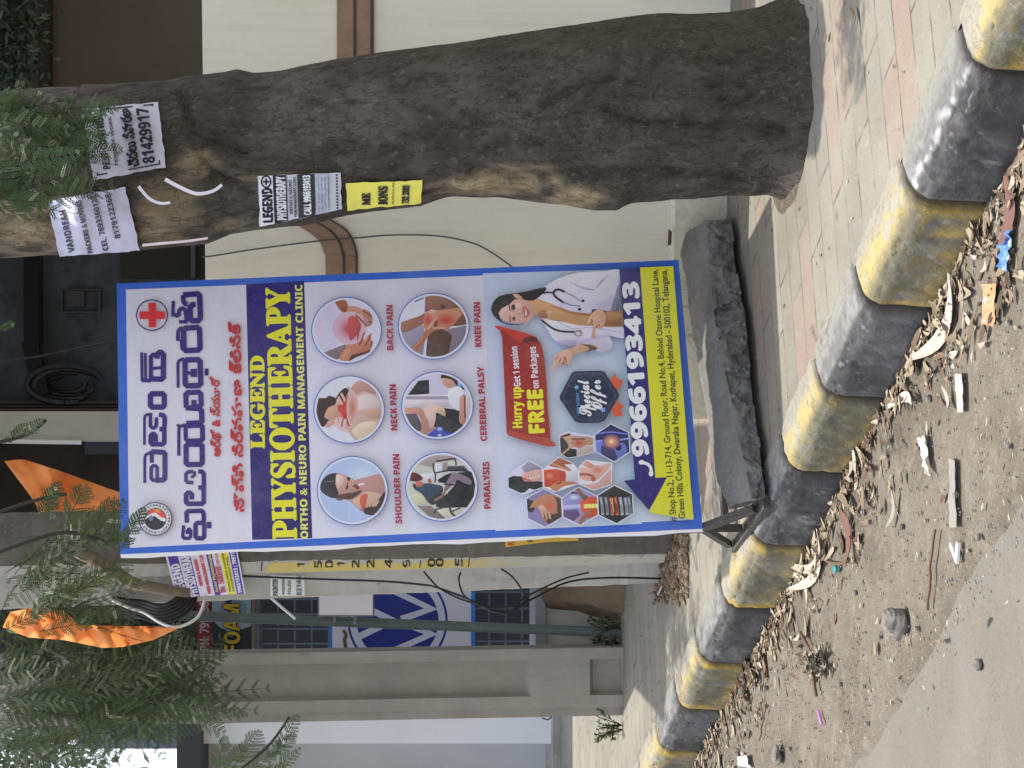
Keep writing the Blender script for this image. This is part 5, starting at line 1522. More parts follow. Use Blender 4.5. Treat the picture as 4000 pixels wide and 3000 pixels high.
rw(bold("ORTHO & NEURO"), .22, .78, .42, 13, (196, 60, 70)); rw(bold("PAIN MANAGEMENT CLINIC"), .05, .95, .51, 13, (196, 60, 70), .4)
rw(bold("Senior Physiotherapist"), .08, .9, .62, 10, (214, 206, 120), .2); rw(serif("Dr. SIRISH"), .05, .62, .725, 24, (186, 56, 66)); rw(bold("MPT Ortho"), .66, .95, .715, 10, (186, 56, 66), .2)
rw(bold("Home visits available"), .06, .9, .80, 8, (70, 60, 40), .1); rw(bold("consultation free"), .06, .8, .85, 8, (70, 60, 40), .1); rw(bold("9966193413 | 799774"), .03, .97, .955, 15, (220, 218, 232), .4)
tag(pr.build("flyer", M['paper']), "purple and yellow clinic flyer wrapped round the power pole", "flyer", GP)
pr = Print(flat(6.555), 1.25, .0003)
pr.poly([(1056, 2328), (1056, 2248), (1188, 2250), (1190, 2328)], (206, 208, 198))
pr.text(bold("PAINTER"), (1086, 2326), (1084, 2262), 20, (80, 82, 92), .6); pr.text(bold("PRINTING"), (1112, 2322), (1111, 2262), 10, (110, 112, 120), .2); pr.text(bold("POLISH"), (1136, 2322), (1135, 2268), 12, (110, 112, 120), .2); pr.text(bold("82144"), (1178, 2326), (1176, 2252), 20, (100, 100, 130), .4)
tag(pr.build("flyer", M['paper']), "small white flyer below the purple one on the power pole", "flyer", GP)
pr = Print(lambda ix, iy, l: D(ix, iy, 6.30 + (iy - 1960) * .00068 - l), 1.1, .0003)
pr.poly([(960, 2196), (955, 2080), (1225, 2070), (1228, 2188)], (150, 140, 156)); pr.poly([(1062, 2182), (1085, 2120), (1165, 2120), (1165, 2182)], (40, 52, 44)); pr.poly([(1182, 2180), (1182, 2120), (1212, 2120), (1212, 2180)], (70, 110, 100)); pr.poly([(970, 2185), (970, 2140), (1000, 2150), (1010, 2180)], (110, 130, 120)); pr.stroke([(1110, 2180), (1112, 2125)], 5, (110, 130, 110)); pr.stroke([(1140, 2180), (1142, 2125)], 5, (110, 130, 110))
tag(pr.build("flyer", M['paper']), "flyer with dark green pictures, half hidden behind the board, on the pole's shaded side", "flyer", GP)
pr = Print(lambda ix, iy, l: D(ix, iy, 6.295 + (iy - 1960) * .00068 - l), 1.1, .0003)
pr.poly([(1230, 2172), (1230, 2080), (1400, 2072), (1400, 2150), (1340, 2164)], (176, 170, 190)); pr.poly([(1240, 2152), (1240, 2120), (1270, 2120), (1265, 2150)], (176, 60, 60)); pr.stroke([(1230, 2165), (1380, 2155)], 4, (70, 66, 120)); pr.text(bold("ENGLISH"), (1398, 2152), (1394, 2090), 16, (60, 56, 70), .3)
tag(pr.build("flyer", M['paper']), "white flyer with a red mark, below the dark green one, half behind the board", "flyer", GP)
# numbers painted on the strip
pr = Print(lambda ix, iy, l: D(ix, iy, 6.442 + .035 * (iy - (2163 + .0188 * (2600 - ix))) / 36 - .004 - l), 1.0, .0002)
KK = (52, 48, 36)
yy = lambda ix: 2163 + 16 + .0205 * (2600 - ix)
mkd = []
for ch, ix in (("1", 1178), ("5", 1245), ("0", 1288), ("1", 1334), ("2", 1392), ("2", 1450), ("4", 1520), ("9", 1590), ("0", 1688), ("0", 1720), ("5", 1795)):
    w = 17 if ch != "1" else 7
    pd = Print(pr.m, 1.0, .0002)
    pd.text(bold(ch), (ix + 12, yy(ix) + w), (ix + 12, yy(ix) - w), 30, KK, 0)
    pd.build("painted_digit", M['banner'], pole)
for ix in (1020, 1640, 1830):
    pd = Print(pr.m, 1.0, .0002)
    pd.stroke([(ix, yy(ix) + 20), (ix + 4, yy(ix) - 18)], 4, KK)
    pd.build("painted_line", M['banner'], pole)
pr = Print(lambda ix, iy, l: D(ix, iy, 6.29 + (iy - 1960) * .00068 - l), 1.0, .0003)
pr.poly([(1975, 2138), (1968, 2080), (2255, 2070), (2260, 2112), (2130, 2118)], (196, 160, 60)); pr.text(bold("POWER"), (2010, 2130), (2008, 2085), 26, (180, 90, 40), .5); pr.text(bold("DANGER"), (2080, 2118), (2078, 2080), 20, (120, 90, 40), .4)
pr.build("yellow_plate", M['banner'], pole)

# ================================================================ cables on the pole
def cable(name, label, pts, y, r, material, cat="cable", grp=None):
    mb = MB()
    P3_ = [(p[0], p[1], (p[2] if len(p) > 2 else 0)) for p in pts]
    S_ = spline(P3_, 8)
    mb.tube([D(p[0], p[1], y + p[2]) for p in S_], r, 6)
    o = mb.build(name, material, smooth=True)
    return tag(o, label, cat, grp)
CB_ = "black cables strung along the power pole"
cable("cable", "longest black cable, running down the power pole and bowing out to the left", [(930, 2250), (1248, 2262), (1501, 2271), (1650, 2284), (1710, 2296, -.03), (1819, 2336, -.06), (1958, 2393, -.10), (2090, 2334, -.06), (2218, 2274), (2376, 2257), (2580, 2260, .05)], 6.50, .0045, M['cable'], grp=CB_)
cable("cable", "short black cable leaving the yellow strip and joining the bow of the longest cable", [(1655, 2232, -.02), (1680, 2262, -.03), (1720, 2300, -.05), (1800, 2340, -.08), (1900, 2368, -.1), (1985, 2376, -.12)], 6.50, .004, M['cable'], grp=CB_)
cable("cable", "black cable with a tight hook beside the figures 005 on the power pole", [(1800, 2236, -.02), (1792, 2262, -.03), (1800, 2300, -.05), (1822, 2334, -.08), (1900, 2374, -.1), (1990, 2368, -.12), (2080, 2318, -.1), (2200, 2262, -.04), (2300, 2236, -.03)], 6.49, .004, M['cable'], grp=CB_)
cable("cable", "black cable curving from below the figures 005 to the cable bundle", [(1958, 2222, -.03), (2000, 2252, -.04), (2036, 2300, -.06), (2054, 2345, -.09), (2020, 2378, -.12), (1960, 2398, -.14)], 6.48, .004, M['cable'], grp=CB_)
for k in range(6):
    cable("cable", ["outermost black loop of the coil on the power pole", "second black loop of the coil on the power pole", "black loop in the middle of the coil on the power pole", "thick black loop low in the coil on the power pole", "inner black loop of the coil on the power pole", "innermost black loop of the coil on the power pole"][k],
          [(440 + 12 * k, 2330 + 3 * k), (520 + 8 * k, 2396 - 9 * k), (620, 2428 - 12 * k, -.03), (700 - 6 * k, 2412 - 12 * k, -.04), (752 - 10 * k, 2366 - 8 * k, -.02), (765 - 10 * k, 2320, .03)], 6.62 - .02 * k, .009, M['cable'], grp="cable coil on the power pole")
cable("cable", "white cable looping out to the left of the coil on the power pole", [(440, 2345), (500, 2372), (564, 2394), (622, 2430, -.04), (675, 2449, -.06), (723, 2441, -.06), (771, 2412, -.04), (793, 2369), (801, 2325, .05)], 6.42, .006, M['white_cable'])
mb = MB()
mb.tube([D(300, 2150, 6.30), D(420, 2215, 6.32), D(520, 2280, 6.34), D(640, 2302, 6.34), D(738, 2316, 6.33)], [.028, .026, .024, .022, .019], 10)
tag(mb.build("cut_branch", mat("bare_wood", (.17, .13, .09), .9, layers=[(30, (.30, .24, .17), .5, .7, .7)], bump=((40, .4),)), smooth=True), "cut brown branch stub leaning against the top of the power pole", "branch")

# ================================================================ banners of the shop behind
pr = Print(flat(8.30), .75, .0007)
pr.poly([(380, 2640), (380, 2300), (768, 2300), (768, 2640)], (46, 46, 50))
pr.text(bold("PRINTING"), (655, 2605), (652, 2440), 36, (150, 150, 150), .8); pr.text(bold("POSTING"), (712, 2600), (708, 2432), 34, (170, 170, 168), .8)
tag(pr.build("shop_banner", M['banner']), "black shop banner with grey lettering behind the power pole, above the red strip", "banner")
pr = Print(flat(8.28), .75, .0007)
pr.poly([(769, 2640), (769, 2290), (825, 2290), (825, 2640)], (150, 44, 50)); pr.text(bold("PH: 7993368"), (817, 2540), (815, 2330), 36, (190, 180, 184), .8)
tag(pr.build("shop_banner", M['banner']), "narrow red shop banner with a telephone number, above the FOAM banner", "banner")
pr = Print(flat(8.26), .8, .0007)
pr.poly([(826, 2640), (826, 2290), (982, 2290), (982, 2640)], (52, 54, 62)); pr.poly([(828, 2420), (828, 2300), (980, 2300), (980, 2445), (940, 2460), (900, 2470), (860, 2450)], (150, 168, 186), 0); pr.poly([(850, 2410), (900, 2440), (960, 2400), (950, 2350), (870, 2350)], (120, 146, 168), 3); pr.poly([(880, 2330), (905, 2330), (905, 2360), (884, 2356)], (70, 70, 110), 0)
pr.text(bold("FOAM"), (938, 2548), (934, 2360), 62, (30, 28, 20), 4.0); pr.text(bold("FOAM"), (938, 2548), (934, 2360), 62, (200, 168, 50), 1.2)
tag(pr.build("shop_banner", M['banner']), "dark shop banner reading FOAM in yellow, behind the power pole", "banner")
pr = Print(flat(8.20), 1.1, .0007)
pr.poly([(1284, 2580), (1284, 2180), (1856, 2180), (1856, 2580)], (66, 122, 204)); pr.poly([(1298, 2580), (1298, 2180), (1840, 2180), (1840, 2580)], (206, 208, 222))
LB, LW = (44, 58, 140), (200, 206, 226)
cx, cy, R_ = 1553, 2424, 196
pr.disc(cx, cy, R_, R_, LB, 64); pr.disc(cx, cy, R_ - 9, R_ - 9, LW, 64); pr.disc(cx, cy, R_ - 36, R_ - 36, LB, 64)
pr.clip = [(cx + (R_ - 8) * math.cos(i * math.pi / 30), cy + (R_ - 8) * math.sin(i * math.pi / 30)) for i in range(60)]
pr.stroke([(1390, 2492), (1535, cy), (1390, 2356)], 27, LW); pr.stroke([(1440, 2585), (1684, 2477), (1567, cy + 5)], 27, LW); pr.stroke([(1567, cy - 5), (1684, 2378), (1440, 2262)], 27, LW)
pr.clip = None
pr.stroke([(1335, 2560), (1350, 2530), (1345, 2500), (1352, 2480), (1340, 2462)], 12, (96, 84, 74), 3)
tag(pr.build("logo_banner", M['banner']), "white banner with a big round blue logo behind the steel post", "banner")

# ================================================================ orange flags
def flag_cloth(name, label, pts, y, seed, parent_label):
    t = thing(name, label, "flag", tuple(D(*pts[0], y)), "orange flags beyond the board")
    cxm = sum(p[0] for p in pts) / len(pts); cym = sum(p[1] for p in pts) / len(pts)
    N_ = 14
    S_ = [side(k / 6, a, b) for a, b in zip(pts, list(pts[1:]) + [pts[0]]) for k in range(6)]
    vs, fs = [], []
    for r in range(N_ + 1):
        for p in S_:
            q = (cxm + (p[0] - cxm) * r / N_, cym + (p[1] - cym) * r / N_)
            w = (.10 if y > 7 else .05) * math.sin(q[0] * .017 + q[1] * .024 + seed) + .05 * math.sin(q[0] * .05 - q[1] * .03 + seed) + .05 * fbm((q[0] * .01, q[1] * .01, seed), 1, 3)
            vs.append(D(q[0], q[1], y + w))
    m_ = len(S_)
    for r in range(N_):
        for k in range(m_):
            fs.append((r * m_ + k, r * m_ + (k + 1) % m_, (r + 1) * m_ + (k + 1) % m_, (r + 1) * m_ + k))
    mk("cloth", vs, fs, M['flag'], t, True)
    return t
M['flag'] = mat("orange_cloth", (1.0, .40, .13), .8, transl=.36, layers=[(5, (.97, .33, .09), .45, .7, .4)])
f1 = flag_cloth("orange_flag", "large orange pennant flag pointing up behind the board's top left corner", [(17, 1802), (60, 1796), (95, 1795), (230, 1838), (480, 1928), (560, 1960), (560, 2135), (480, 2130), (350, 2130), (205, 2070), (110, 1925)], 7.3, .4, "")
f2 = flag_cloth("orange_flag", "smaller orange flag hanging among the leaves left of the power pole", [(702, 2452), (560, 2446), (420, 2444), (300, 2440), (250, 2385), (150, 2370), (40, 2390), (10, 2450), (110, 2490), (250, 2500), (400, 2531), (480, 2527), (600, 2500)], 5.95, 2.1, "")
# ================================================================ foliage
mleaf = mat("feathery_leaf", (0, 0, 0), .55, attr=True, spec=.35, transl=.30)
mtwig = mat("leaf_twig", (.07, .055, .035), .9)
rl = random.Random(11)
def frond(mb, tw, base, d, side_v, L_, pairs, col, droop=.25, leaflet=.062, tight=1.0):
    """twice-feathered leaf: a stalk with paired side stalks, each set with rows of tiny leaflets"""
    d = d.normalized()
    nrm = d.cross(side_v).normalized()
    side_v = nrm.cross(d).normalized()
    spine = []
    sc_ = rl.uniform(.6, 1.15)
    pairs = max(5, int(pairs * rl.uniform(.75, 1.5)))
    for i in range(pairs + 2):
        t = i / (pairs + 1)
        spine.append(base + d * (L_ * t) + Vector((0, 0, -droop * L_ * t * t)) + nrm * (.04 * L_ * math.sin(t * 3)))
    tw.tube(spine, [.0016 - .0010 * i / len(spine) for i in range(len(spine))], 4)
    for i in range(1, pairs + 2):
        t = i / (pairs + 1)
        p = spine[i]
        ax = (spine[i] - spine[i - 1]).normalized()
        ln = L_ * .30 * sc_ * (math.sin(math.pi * (.15 + .8 * t)) ** .7) * rl.uniform(.85, 1.1)
        for s in (-1, 1):
            if rl.random() < .12: continue
            e = (side_v * s * .82 + ax * .58 + nrm * rl.uniform(-.25, .25)).normalized()
            n2 = (nrm + side_v * rl.uniform(-.5, .5) + ax * rl.uniform(-.3, .3)).normalized()
            w2 = n2.cross(e).normalized()
            nl = max(4, int(ln / .0072))
            cc = lerp(col, (.10, .155, .045), rl.random() * .5) if rl.random() > .03 else (.26, .29, .17)
            for k in range(nl):
                f = (k + .5) / nl
                q = p + e * (ln * f) + Vector((0, 0, -.10 * ln * f * f))
                ll = leaflet * .15 * (1 - .5 * f) * (1 if k else .7)
                for s2 in (-1, 1):
                    v = (w2 * s2 + e * .45).normalized()
                    hw = e * (ln / nl * .78)
                    mb.add([q - hw * .5, q + v * ll * .6 - hw * .9, q + v * ll + hw * .2, q + v * ll * .55 + hw], [(0, 1, 2, 3)], cc)
def area_fronds(mb, tw, n, poly_c, y0, y1, dirs, L0, L1, col, pairs=9):
    (ix0, ix1, iy0, iy1) = poly_c
    for _ in range(n):
        ix, iy = rl.uniform(ix0, ix1), rl.uniform(iy0, iy1)
        y = rl.uniform(y0, y1)
        dx, dz = dirs
        d = Vector((dx + rl.uniform(-.55, .55), rl.uniform(-.5, .5), dz + rl.uniform(-.4, .4)))
        sv = Vector((rl.uniform(-1, 1), rl.uniform(-.6, .6), rl.uniform(-1, 1)))
        frond(mb, tw, D(ix, iy, y), d, sv, rl.uniform(L0, L1), pairs, lerp(col, (.075, .10, .05), rl.random()), rl.uniform(.1, .4))
def px_frond(mb, tw, a, b, y, col, pairs=8, droop=.0):
    A, B = D(a[0], a[1], y), D(b[0], b[1], y + rl.uniform(-.06, .06))
    d = B - A
    sv = d.cross(Vector((rl.uniform(-.35, .35), 1, rl.uniform(-.35, .35))))
    frond(mb, tw, A, d, sv, d.length, pairs, col, droop)
G1, G2, G3 = (.034, .058, .025), (.055, .092, .035), (.10, .19, .04)
br = thing("leafy_branch", "dark feathery leaves of an overhanging branch at the photo's top left, before the flags", "branch", tuple(D(100, 2400, 4.6)))
mb, tw = MB(), MB()
area_fronds(mb, tw, 62, (-160, 300, 2170, 2760), 6.7, 7.3, (.2, -.6), .22, .42, G1)
area_fronds(mb, tw, 26, (0, 260, 2150, 2400), 5.9, 6.25, (.3, -.6), .18, .32, G1)
area_fronds(mb, tw, 46, (-60, 520, 2590, 2800), 6.6, 7.3, (.25, -.8), .24, .42, G1)
area_fronds(mb, tw, 24, (200, 640, 2680, 2830), 6.6, 7.3, (.3, -.8), .22, .36, G1)
area_fronds(mb, tw, 44, (-80, 330, 2640, 2980), 6.4, 7.3, (.2, -.7), .22, .36, G1)
area_fronds(mb, tw, 5, (200, 330, 2300, 2400), 5.85, 6.2, (.1, -.5), .14, .24, G3)
area_fronds(mb, tw, 6, (-20, 220, 2360, 2480), 5.75, 5.9, (.2, -.6), .14, .22, G2)
for a, b in (((330, 2130), (520, 2050)), ((330, 2130), (480, 1960)), ((470, 2150), (560, 1990)), ((250, 2060), (330, 1900)), ((150, 2010), (230, 1890)), ((200, 2030), (210, 1900)), ((360, 2060), (440, 1950)), ((300, 2120), (370, 2010)), ((400, 2130), (500, 2080)),
             ((620, 2560), (760, 2420)), ((560, 2600), (720, 2500)), ((700, 2640), (880, 2560)), ((640, 2700), (860, 2640)), ((560, 2760), (760, 2800)), ((500, 2780), (690, 2890)), ((560, 2800), (640, 2960)), ((470, 2740), (600, 2920)), ((740, 2780), (870, 2860)), ((760, 2740), (960, 2790)), ((620, 2640), (840, 2720)), ((480, 2550), (700, 2640)),
             ((0, 1290), (50, 1262)), ((20, 1730), (110, 1655)), ((100, 1700), (160, 1640)), ((420, 2560), (560, 2480))):
    px_frond(mb, tw, a, b, (rl.uniform(4.6, 4.95) if a[0] < 480 and 1900 < a[1] < 2200 or a[1] < 1800 else rl.uniform(6.6, 7.2)), lerp(G1, G2, rl.random()))
for a, b in (((900, 3010), (1010, 2860)), ((960, 3020), (1090, 2900)), ((840, 3005), (880, 2880)), ((1020, 3030), (1170, 2930)), ((860, 3030), (950, 2920)), ((1040, 2960), (1150, 2870)), ((1080, 2930), (1160, 2800)), ((1000, 3030), (1120, 2990))):
    px_frond(mb, tw, a, b, rl.uniform(6.8, 7.3), lerp(G2, (.08, .13, .04), rl.random()), 9)
for pts in ([(-80, 2300), (120, 2360), (330, 2420), (520, 2460)], [(-60, 2180), (100, 2120), (260, 2080), (420, 2120)], [(-80, 2600), (150, 2640), (420, 2700), (620, 2760)], [(860, 3060), (960, 2990), (1060, 2900), (1130, 2800)], [(-60, 2020), (120, 1960), (260, 1930)], [(-60, 1740), (100, 1700), (180, 1640)]):
    tw.tube([D(p[0], p[1], 4.75 if pts[0][1] < 2200 else 6.9) for p in spline(pts, 5)], .006, 5)
mb.add(tw.v, tw.f, (.05, .042, .03)); mb.build("foliage", mleaf, br, colour=True)
# leaves of the trunk's own tree, hanging before the fork
mb, tw = MB(), MB()
area_fronds(mb, tw, 40, (-160, 130, 370, 810), 4.40, 4.55, (-.1, -.8), .12, .22, (.022, .045, .018))
area_fronds(mb, tw, 10, (80, 230, 400, 760), 4.42, 4.52, (-.1, -.9), .10, .18, (.028, .055, .022))
for a, b in (((0, 440), (100, 415)), ((10, 500), (65, 540)), ((250, 470), (440, 395)), ((260, 520), (390, 480)), ((250, 590), (350, 560)), ((200, 660), (330, 640)), ((150, 740), (310, 720)), ((20, 780), (190, 790)), ((60, 640), (300, 600)), ((0, 700), (250, 690)), ((300, 450), (430, 420)), ((290, 560), (420, 520))):
    px_frond(mb, tw, a, b, rl.uniform(4.36, 4.48), lerp((.03, .06, .024), (.06, .12, .05), rl.random()), 8)
mb.add(tw.v, tw.f, (.05, .042, .03)); mb.build("crown", mleaf, tree, colour=True)
# far leaves above the brown wall
mb = MB()
rb = random.Random(5)
for _ in range(2600):
    c = D(rb.gauss(25, 60), rb.gauss(120, 170), rb.uniform(6.4, 6.9))
    a = Vector((rb.uniform(-1, 1), rb.uniform(-1, 1), rb.uniform(-1, 1))).normalized()
    b = a.orthogonal().normalized()
    s_ = rb.uniform(.012, .03)
    mb.add([c - a * s_, c + b * s_ * .5, c + a * s_, c - b * s_ * .5], [(0, 1, 2, 3)], lerp((.030, .052, .030), (.065, .095, .06), rb.random()))
sh_ = thing("climbing_shrub", "blurred pale green shrub hanging over the brown wall at the photo's top right", "shrub", tuple(D(20, 120, 6.7)))
tw = MB()
for k in range(6): tw.tube([D(-200, 40 + 60 * k, 6.7), D(20, 60 + 50 * k, 6.65), D(90, 80 + 40 * k, 6.6)], .006, 5)
mb.add(tw.v, tw.f, (.05, .042, .03)); mb.build("foliage", mleaf, sh_, colour=True)
# far tree added to fill the top left gap, its sky dapple imitating glare
ft = thing("tree", "added pale far tree whose sky gaps imitate glare at the photo's top left corner", "tree", tuple(D(1700, 2860, 16)))
mb = MB()
for _ in range(5200):
    c = D(rb.gauss(60, 190), rb.gauss(2830, 210), rb.uniform(14.5, 17.5))
    if fbm(c, 1.1, 3, 4) < -.02: continue
    a = Vector((rb.uniform(-1, 1), rb.uniform(-1, 1), rb.uniform(-1, 1))).normalized(); b = a.orthogonal().normalized(); s_ = rb.uniform(.03, .075)
    mb.add([c - a * s_, c + b * s_ * .5, c + a * s_, c - b * s_ * .5], [(0, 1, 2, 3)], lerp((.07, .10, .06), (.17, .21, .15), rb.random()))
mb.build("crown", mleaf, ft, colour=True)
tw = MB()
tw.tube([Z(1700, 2860, .2) * 0 + D(1900, 2850, 16), D(700, 2840, 16), D(300, 2830, 16)], [.16, .12, .08], 8)
for k in range(5): tw.tube([D(330, 2830, 16), D(160, 2720 + 60 * k, 16.2), D(-40, 2640 + 95 * k, 16.3)], [.06, .04, .015], 6)
tw.build("trunk", mtwig, ft)
# weeds at the foot of the steel post and white wall
for lab, spots in (("small green weed growing at the foot of the dark green post", [(2420, 2450), (2422, 2480), (2418, 2510), (2425, 2435)]), ("small green weed at the left foot of the grey pillar", [(2428, 2832), (2432, 2850)])):
    w = thing("weed", lab, "weed", tuple(Z(spots[0][0], spots[0][1], .2)))
    mb, tw = MB(), MB()
    for sp in spots:
        b0 = Z(sp[0], sp[1], .2)
        for _ in range(7):
            tip = b0 + Vector((rb.uniform(-.10, .10), rb.uniform(-.06, .06), rb.uniform(.05, .17)))
            tw.tube([b0, (b0 + tip) / 2 + Vector((0, 0, .02)), tip], .0025, 4)
            for _ in range(9):
                q = b0.lerp(tip, rb.uniform(.3, 1)); a = Vector((rb.uniform(-1, 1), rb.uniform(-1, 1), rb.uniform(-.3, 1))).normalized(); bb_ = a.orthogonal(); s_ = rb.uniform(.010, .022)
                mb.add([q, q + a * s_ * .5 + bb_ * s_ * .3, q + a * s_, q + a * s_ * .5 - bb_ * s_ * .3], [(0, 1, 2, 3)], lerp((.05, .09, .03), (.10, .15, .06), rb.random()))
    mb.add(tw.v, tw.f, (.06, .07, .03)); mb.build("foliage", mleaf, w, colour=True)
# ================================================================ litter on the verge and the footpath
rg = random.Random(21)
def gz_v(p):                       # height of the verge surface near a point
    return .012 + .012 * fbm(p, 7, 3) + .006 * fbm(p, 30, 3, 5)
def flake(mb, c, L_, W_, ang, col, curl=.3, tilt=0.0, n=5):
    """a dry leaf or bark flake: a curved pointed blade"""
    dx, dy = math.cos(ang), math.sin(ang)
    vs, fs = [], []
    for i in range(n + 1):
        t = i / n
        w = W_ * (math.sin(math.pi * (.08 + .86 * t)) ** .8) / 2
        h = curl * L_ * (4 * (t - .5) ** 2) * .35 + tilt * t * L_
        bend = .12 * L_ * math.sin(t * math.pi) * (1 if curl > .2 else -1)
        m_ = Vector((c.x + dx * (t - .5) * L_ - dy * bend, c.y + dy * (t - .5) * L_ + dx * bend, c.z + h))
        vs += [m_ + Vector((-dy * w, dx * w, .25 * w)), m_ + Vector((0, 0, -.15 * w)), m_ + Vector((dy * w, -dx * w, .35 * w))]
    for i in range(n):
        k = i * 3
        fs += [(k, k + 3, k + 4, k + 1), (k + 1, k + 4, k + 5, k + 2)]
    mb.add(vs, fs, col)
TONES = [(.24, .185, .125), (.36, .30, .215), (.17, .115, .075), (.13, .07, .05), (.40, .36, .29), (.085, .062, .042), (.30, .245, .175), (.20, .155, .105)]
mlit = mat("dry_litter", (0, 0, 0), .85, attr=True, layers=[(90, (.10, .07, .05), .58, .72, .4)])
mb = MB()
for _ in range(2100):              # drift of leaves against the kerb
    s = rg.uniform(-1.2, 4.6)
    t = abs(rg.gauss(0, .055)) + .01 if rg.random() < .72 else rg.uniform(.02, .26)
    dens = .5 + fbm((s, 0, 0), 1.8, 3, 2)
    if rg.random() > .45 + dens: continue
    p = kpt(s, t); p.z = gz_v(p) + rg.uniform(.001, .02) * (1 if t < .12 else .3)
    L_ = rg.uniform(.012, .050) if rg.random() < .85 else rg.uniform(.05, .09)
    flake(mb, p, L_, L_ * rg.uniform(.16, .5), rg.uniform(0, 6.3), rg.choice(TONES), rg.uniform(0, .6), rg.uniform(-.1, .2), 4)
for _ in range(620):               # chips strewn over the dust
    s, t = rg.uniform(-1.4, 4.8), rg.uniform(.12, .82)
    p = kpt(s, t); p.z = gz_v(p) + .002
    L_ = rg.uniform(.006, .022) if rg.random() < .9 else rg.uniform(.02, .045)
    flake(mb, p, L_, L_ * rg.uniform(.2, .6), rg.uniform(0, 6.3), rg.choice(TONES + [(.40, .36, .30)]), rg.uniform(0, .3), 0, 3)
for _ in range(120):
    s, t = rg.uniform(-.5, 4.0), -rg.uniform(.2, 1.1)
    p = kpt(s, t, .2)
    L_ = rg.uniform(.006, .018)
    flake(mb, p, L_, L_ * rg.uniform(.3, .7), rg.uniform(0, 6.3), rg.choice(TONES), .2, 0, 3)
tag(mb.build("leaf_litter", mlit, colour=True), "dry leaves and bark chips drifted along the kerb's foot", None, None, "stuff")
# pebbles
mb = MB()
def pebble(mb, c, r, col, flat_=.6, seed=0.0, n=6):
    vs, fs = [], []
    for i in range(1, n):
        th = math.pi * i / n
        for k in range(n + 2):
            a = 2 * math.pi * k / (n + 2)
            v = Vector((math.sin(th) * math.cos(a), math.sin(th) * math.sin(a), math.cos(th)))
            v = v * (1 + .45 * nz(v, 1.3, seed)) * r
            vs.append(c + Vector((v.x, v.y, v.z * flat_)))
    w = n + 2
    for i in range(n - 2):
        for k in range(w):
            fs.append((i * w + k, (i + 1) * w + k, (i + 1) * w + (k + 1) % w, i * w + (k + 1) % w))
    fs.append(tuple(range(w))); fs.append(tuple((n - 2) * w + k for k in range(w - 1, -1, -1)))
    mb.add(vs, fs, col)
for i in range(2600):
    s, t = rg.uniform(-1.4, 4.8), rg.uniform(.04, .74)
    p = kpt(s, t); r = rg.uniform(.0012, .0042) if rg.random() < .965 else rg.uniform(.006, .012)
    p.z = gz_v(p) + r * .2
    g = rg.uniform(.13, .27)
    pebble(mb, p, r, (g, g * .94, g * .86), .7, i * .37, 4)
tag(mb.build("gravel", mat("pebble", (0, 0, 0), .9, attr=True), colour=True), "fine gravel scattered over the dusty verge", None, None, "stuff")
# brown crumbs of earth on the footpath beside the pole
mb = MB()
for i in range(1100):
    ix, iy = rg.uniform(2555, 2690), rg.gauss(2215, 75)
    if iy > 2360 or iy < 2060: continue
    p = Z(ix, iy, .2); r = rg.uniform(.004, .013)
    p.z += r * .3 + .02 * max(0, 1 - abs(iy - 2180) / 110) * max(0, 1 - abs(ix - 2600) / 60) * rg.random()
    pebble(mb, p, r, rg.choice([(.16, .11, .07), (.20, .14, .09), (.12, .085, .055), (.27, .21, .15)]), .75, i * .21, 4)
tag(mb.build("earth_crumbs", mat("earth_crumb", (0, 0, 0), .95, attr=True), colour=True), "brown crumbled earth spread on the footpath before the power pole", None, None, "stuff")

def vz(ix, iy, dz=.004):
    p = Z(ix, iy, .0); p.z = gz_v(p) + dz
    return p
def one(name, label, cat, build, material, group=None, colour=True):
    mb = MB(); build(mb)
    o = mb.build(name, material, colour=colour)
    o.data.polygons.foreach_set("use_smooth", [False] * len(o.data.polygons))
    return tag(o, label, cat, group)
def px_flake(mb, a, b, w, col, curl=.25, n=9, dz=.006):
    A, B = vz(*a, dz), vz(*b, dz)
    d = B - A
    flake(mb, (A + B) / 2, d.length, w, math.atan2(d.y, d.x), col, curl, 0, n)
GB = "bark strips lying along the kerb's foot"
for lab, a, b, w, col in (("long reddish bark strip below the kerb, beside the pale twig", (3325, 1990), (3345, 2200), .045, (.20, .10, .075)),
                          ("pale broad bark strip nearest the orange wrapper", (3790, 1075), (3640, 1400), .050, (.50, .42, .35)),
                          ("bent pale bark strip pointing at the teal bottle cap", (3262, 2070), (3150, 2300), .040, (.52, .44, .36)),
                          ("cream bark strip ending at the brown leaf pile", (3140, 2240), (3190, 2370), .032, (.55, .50, .38)),
                          ("small pink bark flake touching the farther yellow kerb stone", (3098, 2310), (3080, 2400), .026, (.50, .40, .34)),
                          ("dark red bark strip among leaves in front of the far kerb stones", (3000, 2560), (3010, 2660), .035, (.17, .085, .065)),
                          ("grey curled bark piece beside the white paper scrap", (3520, 1910), (3500, 2060), .022, (.30, .28, .24)),
                          ("flat pinkish bark piece in the leaf drift near the orange wrapper", (3520, 1590), (3615, 1575), .030, (.56, .48, .42)),
                          ("reddish bark piece at the photo's right edge under the black kerb stone", (3985, 690), (3960, 960), .05, (.19, .10, .085)),
                          ("long pale curled bark beside the black lump of leaves", (3260, 2130), (3120, 2190), .03, (.46, .38, .30))):
    one("bark_strip", lab, "bark strip", lambda m_, a=a, b=b, w=w, col=col: px_flake(m_, a, b, w, col, .3), mlit, GB)
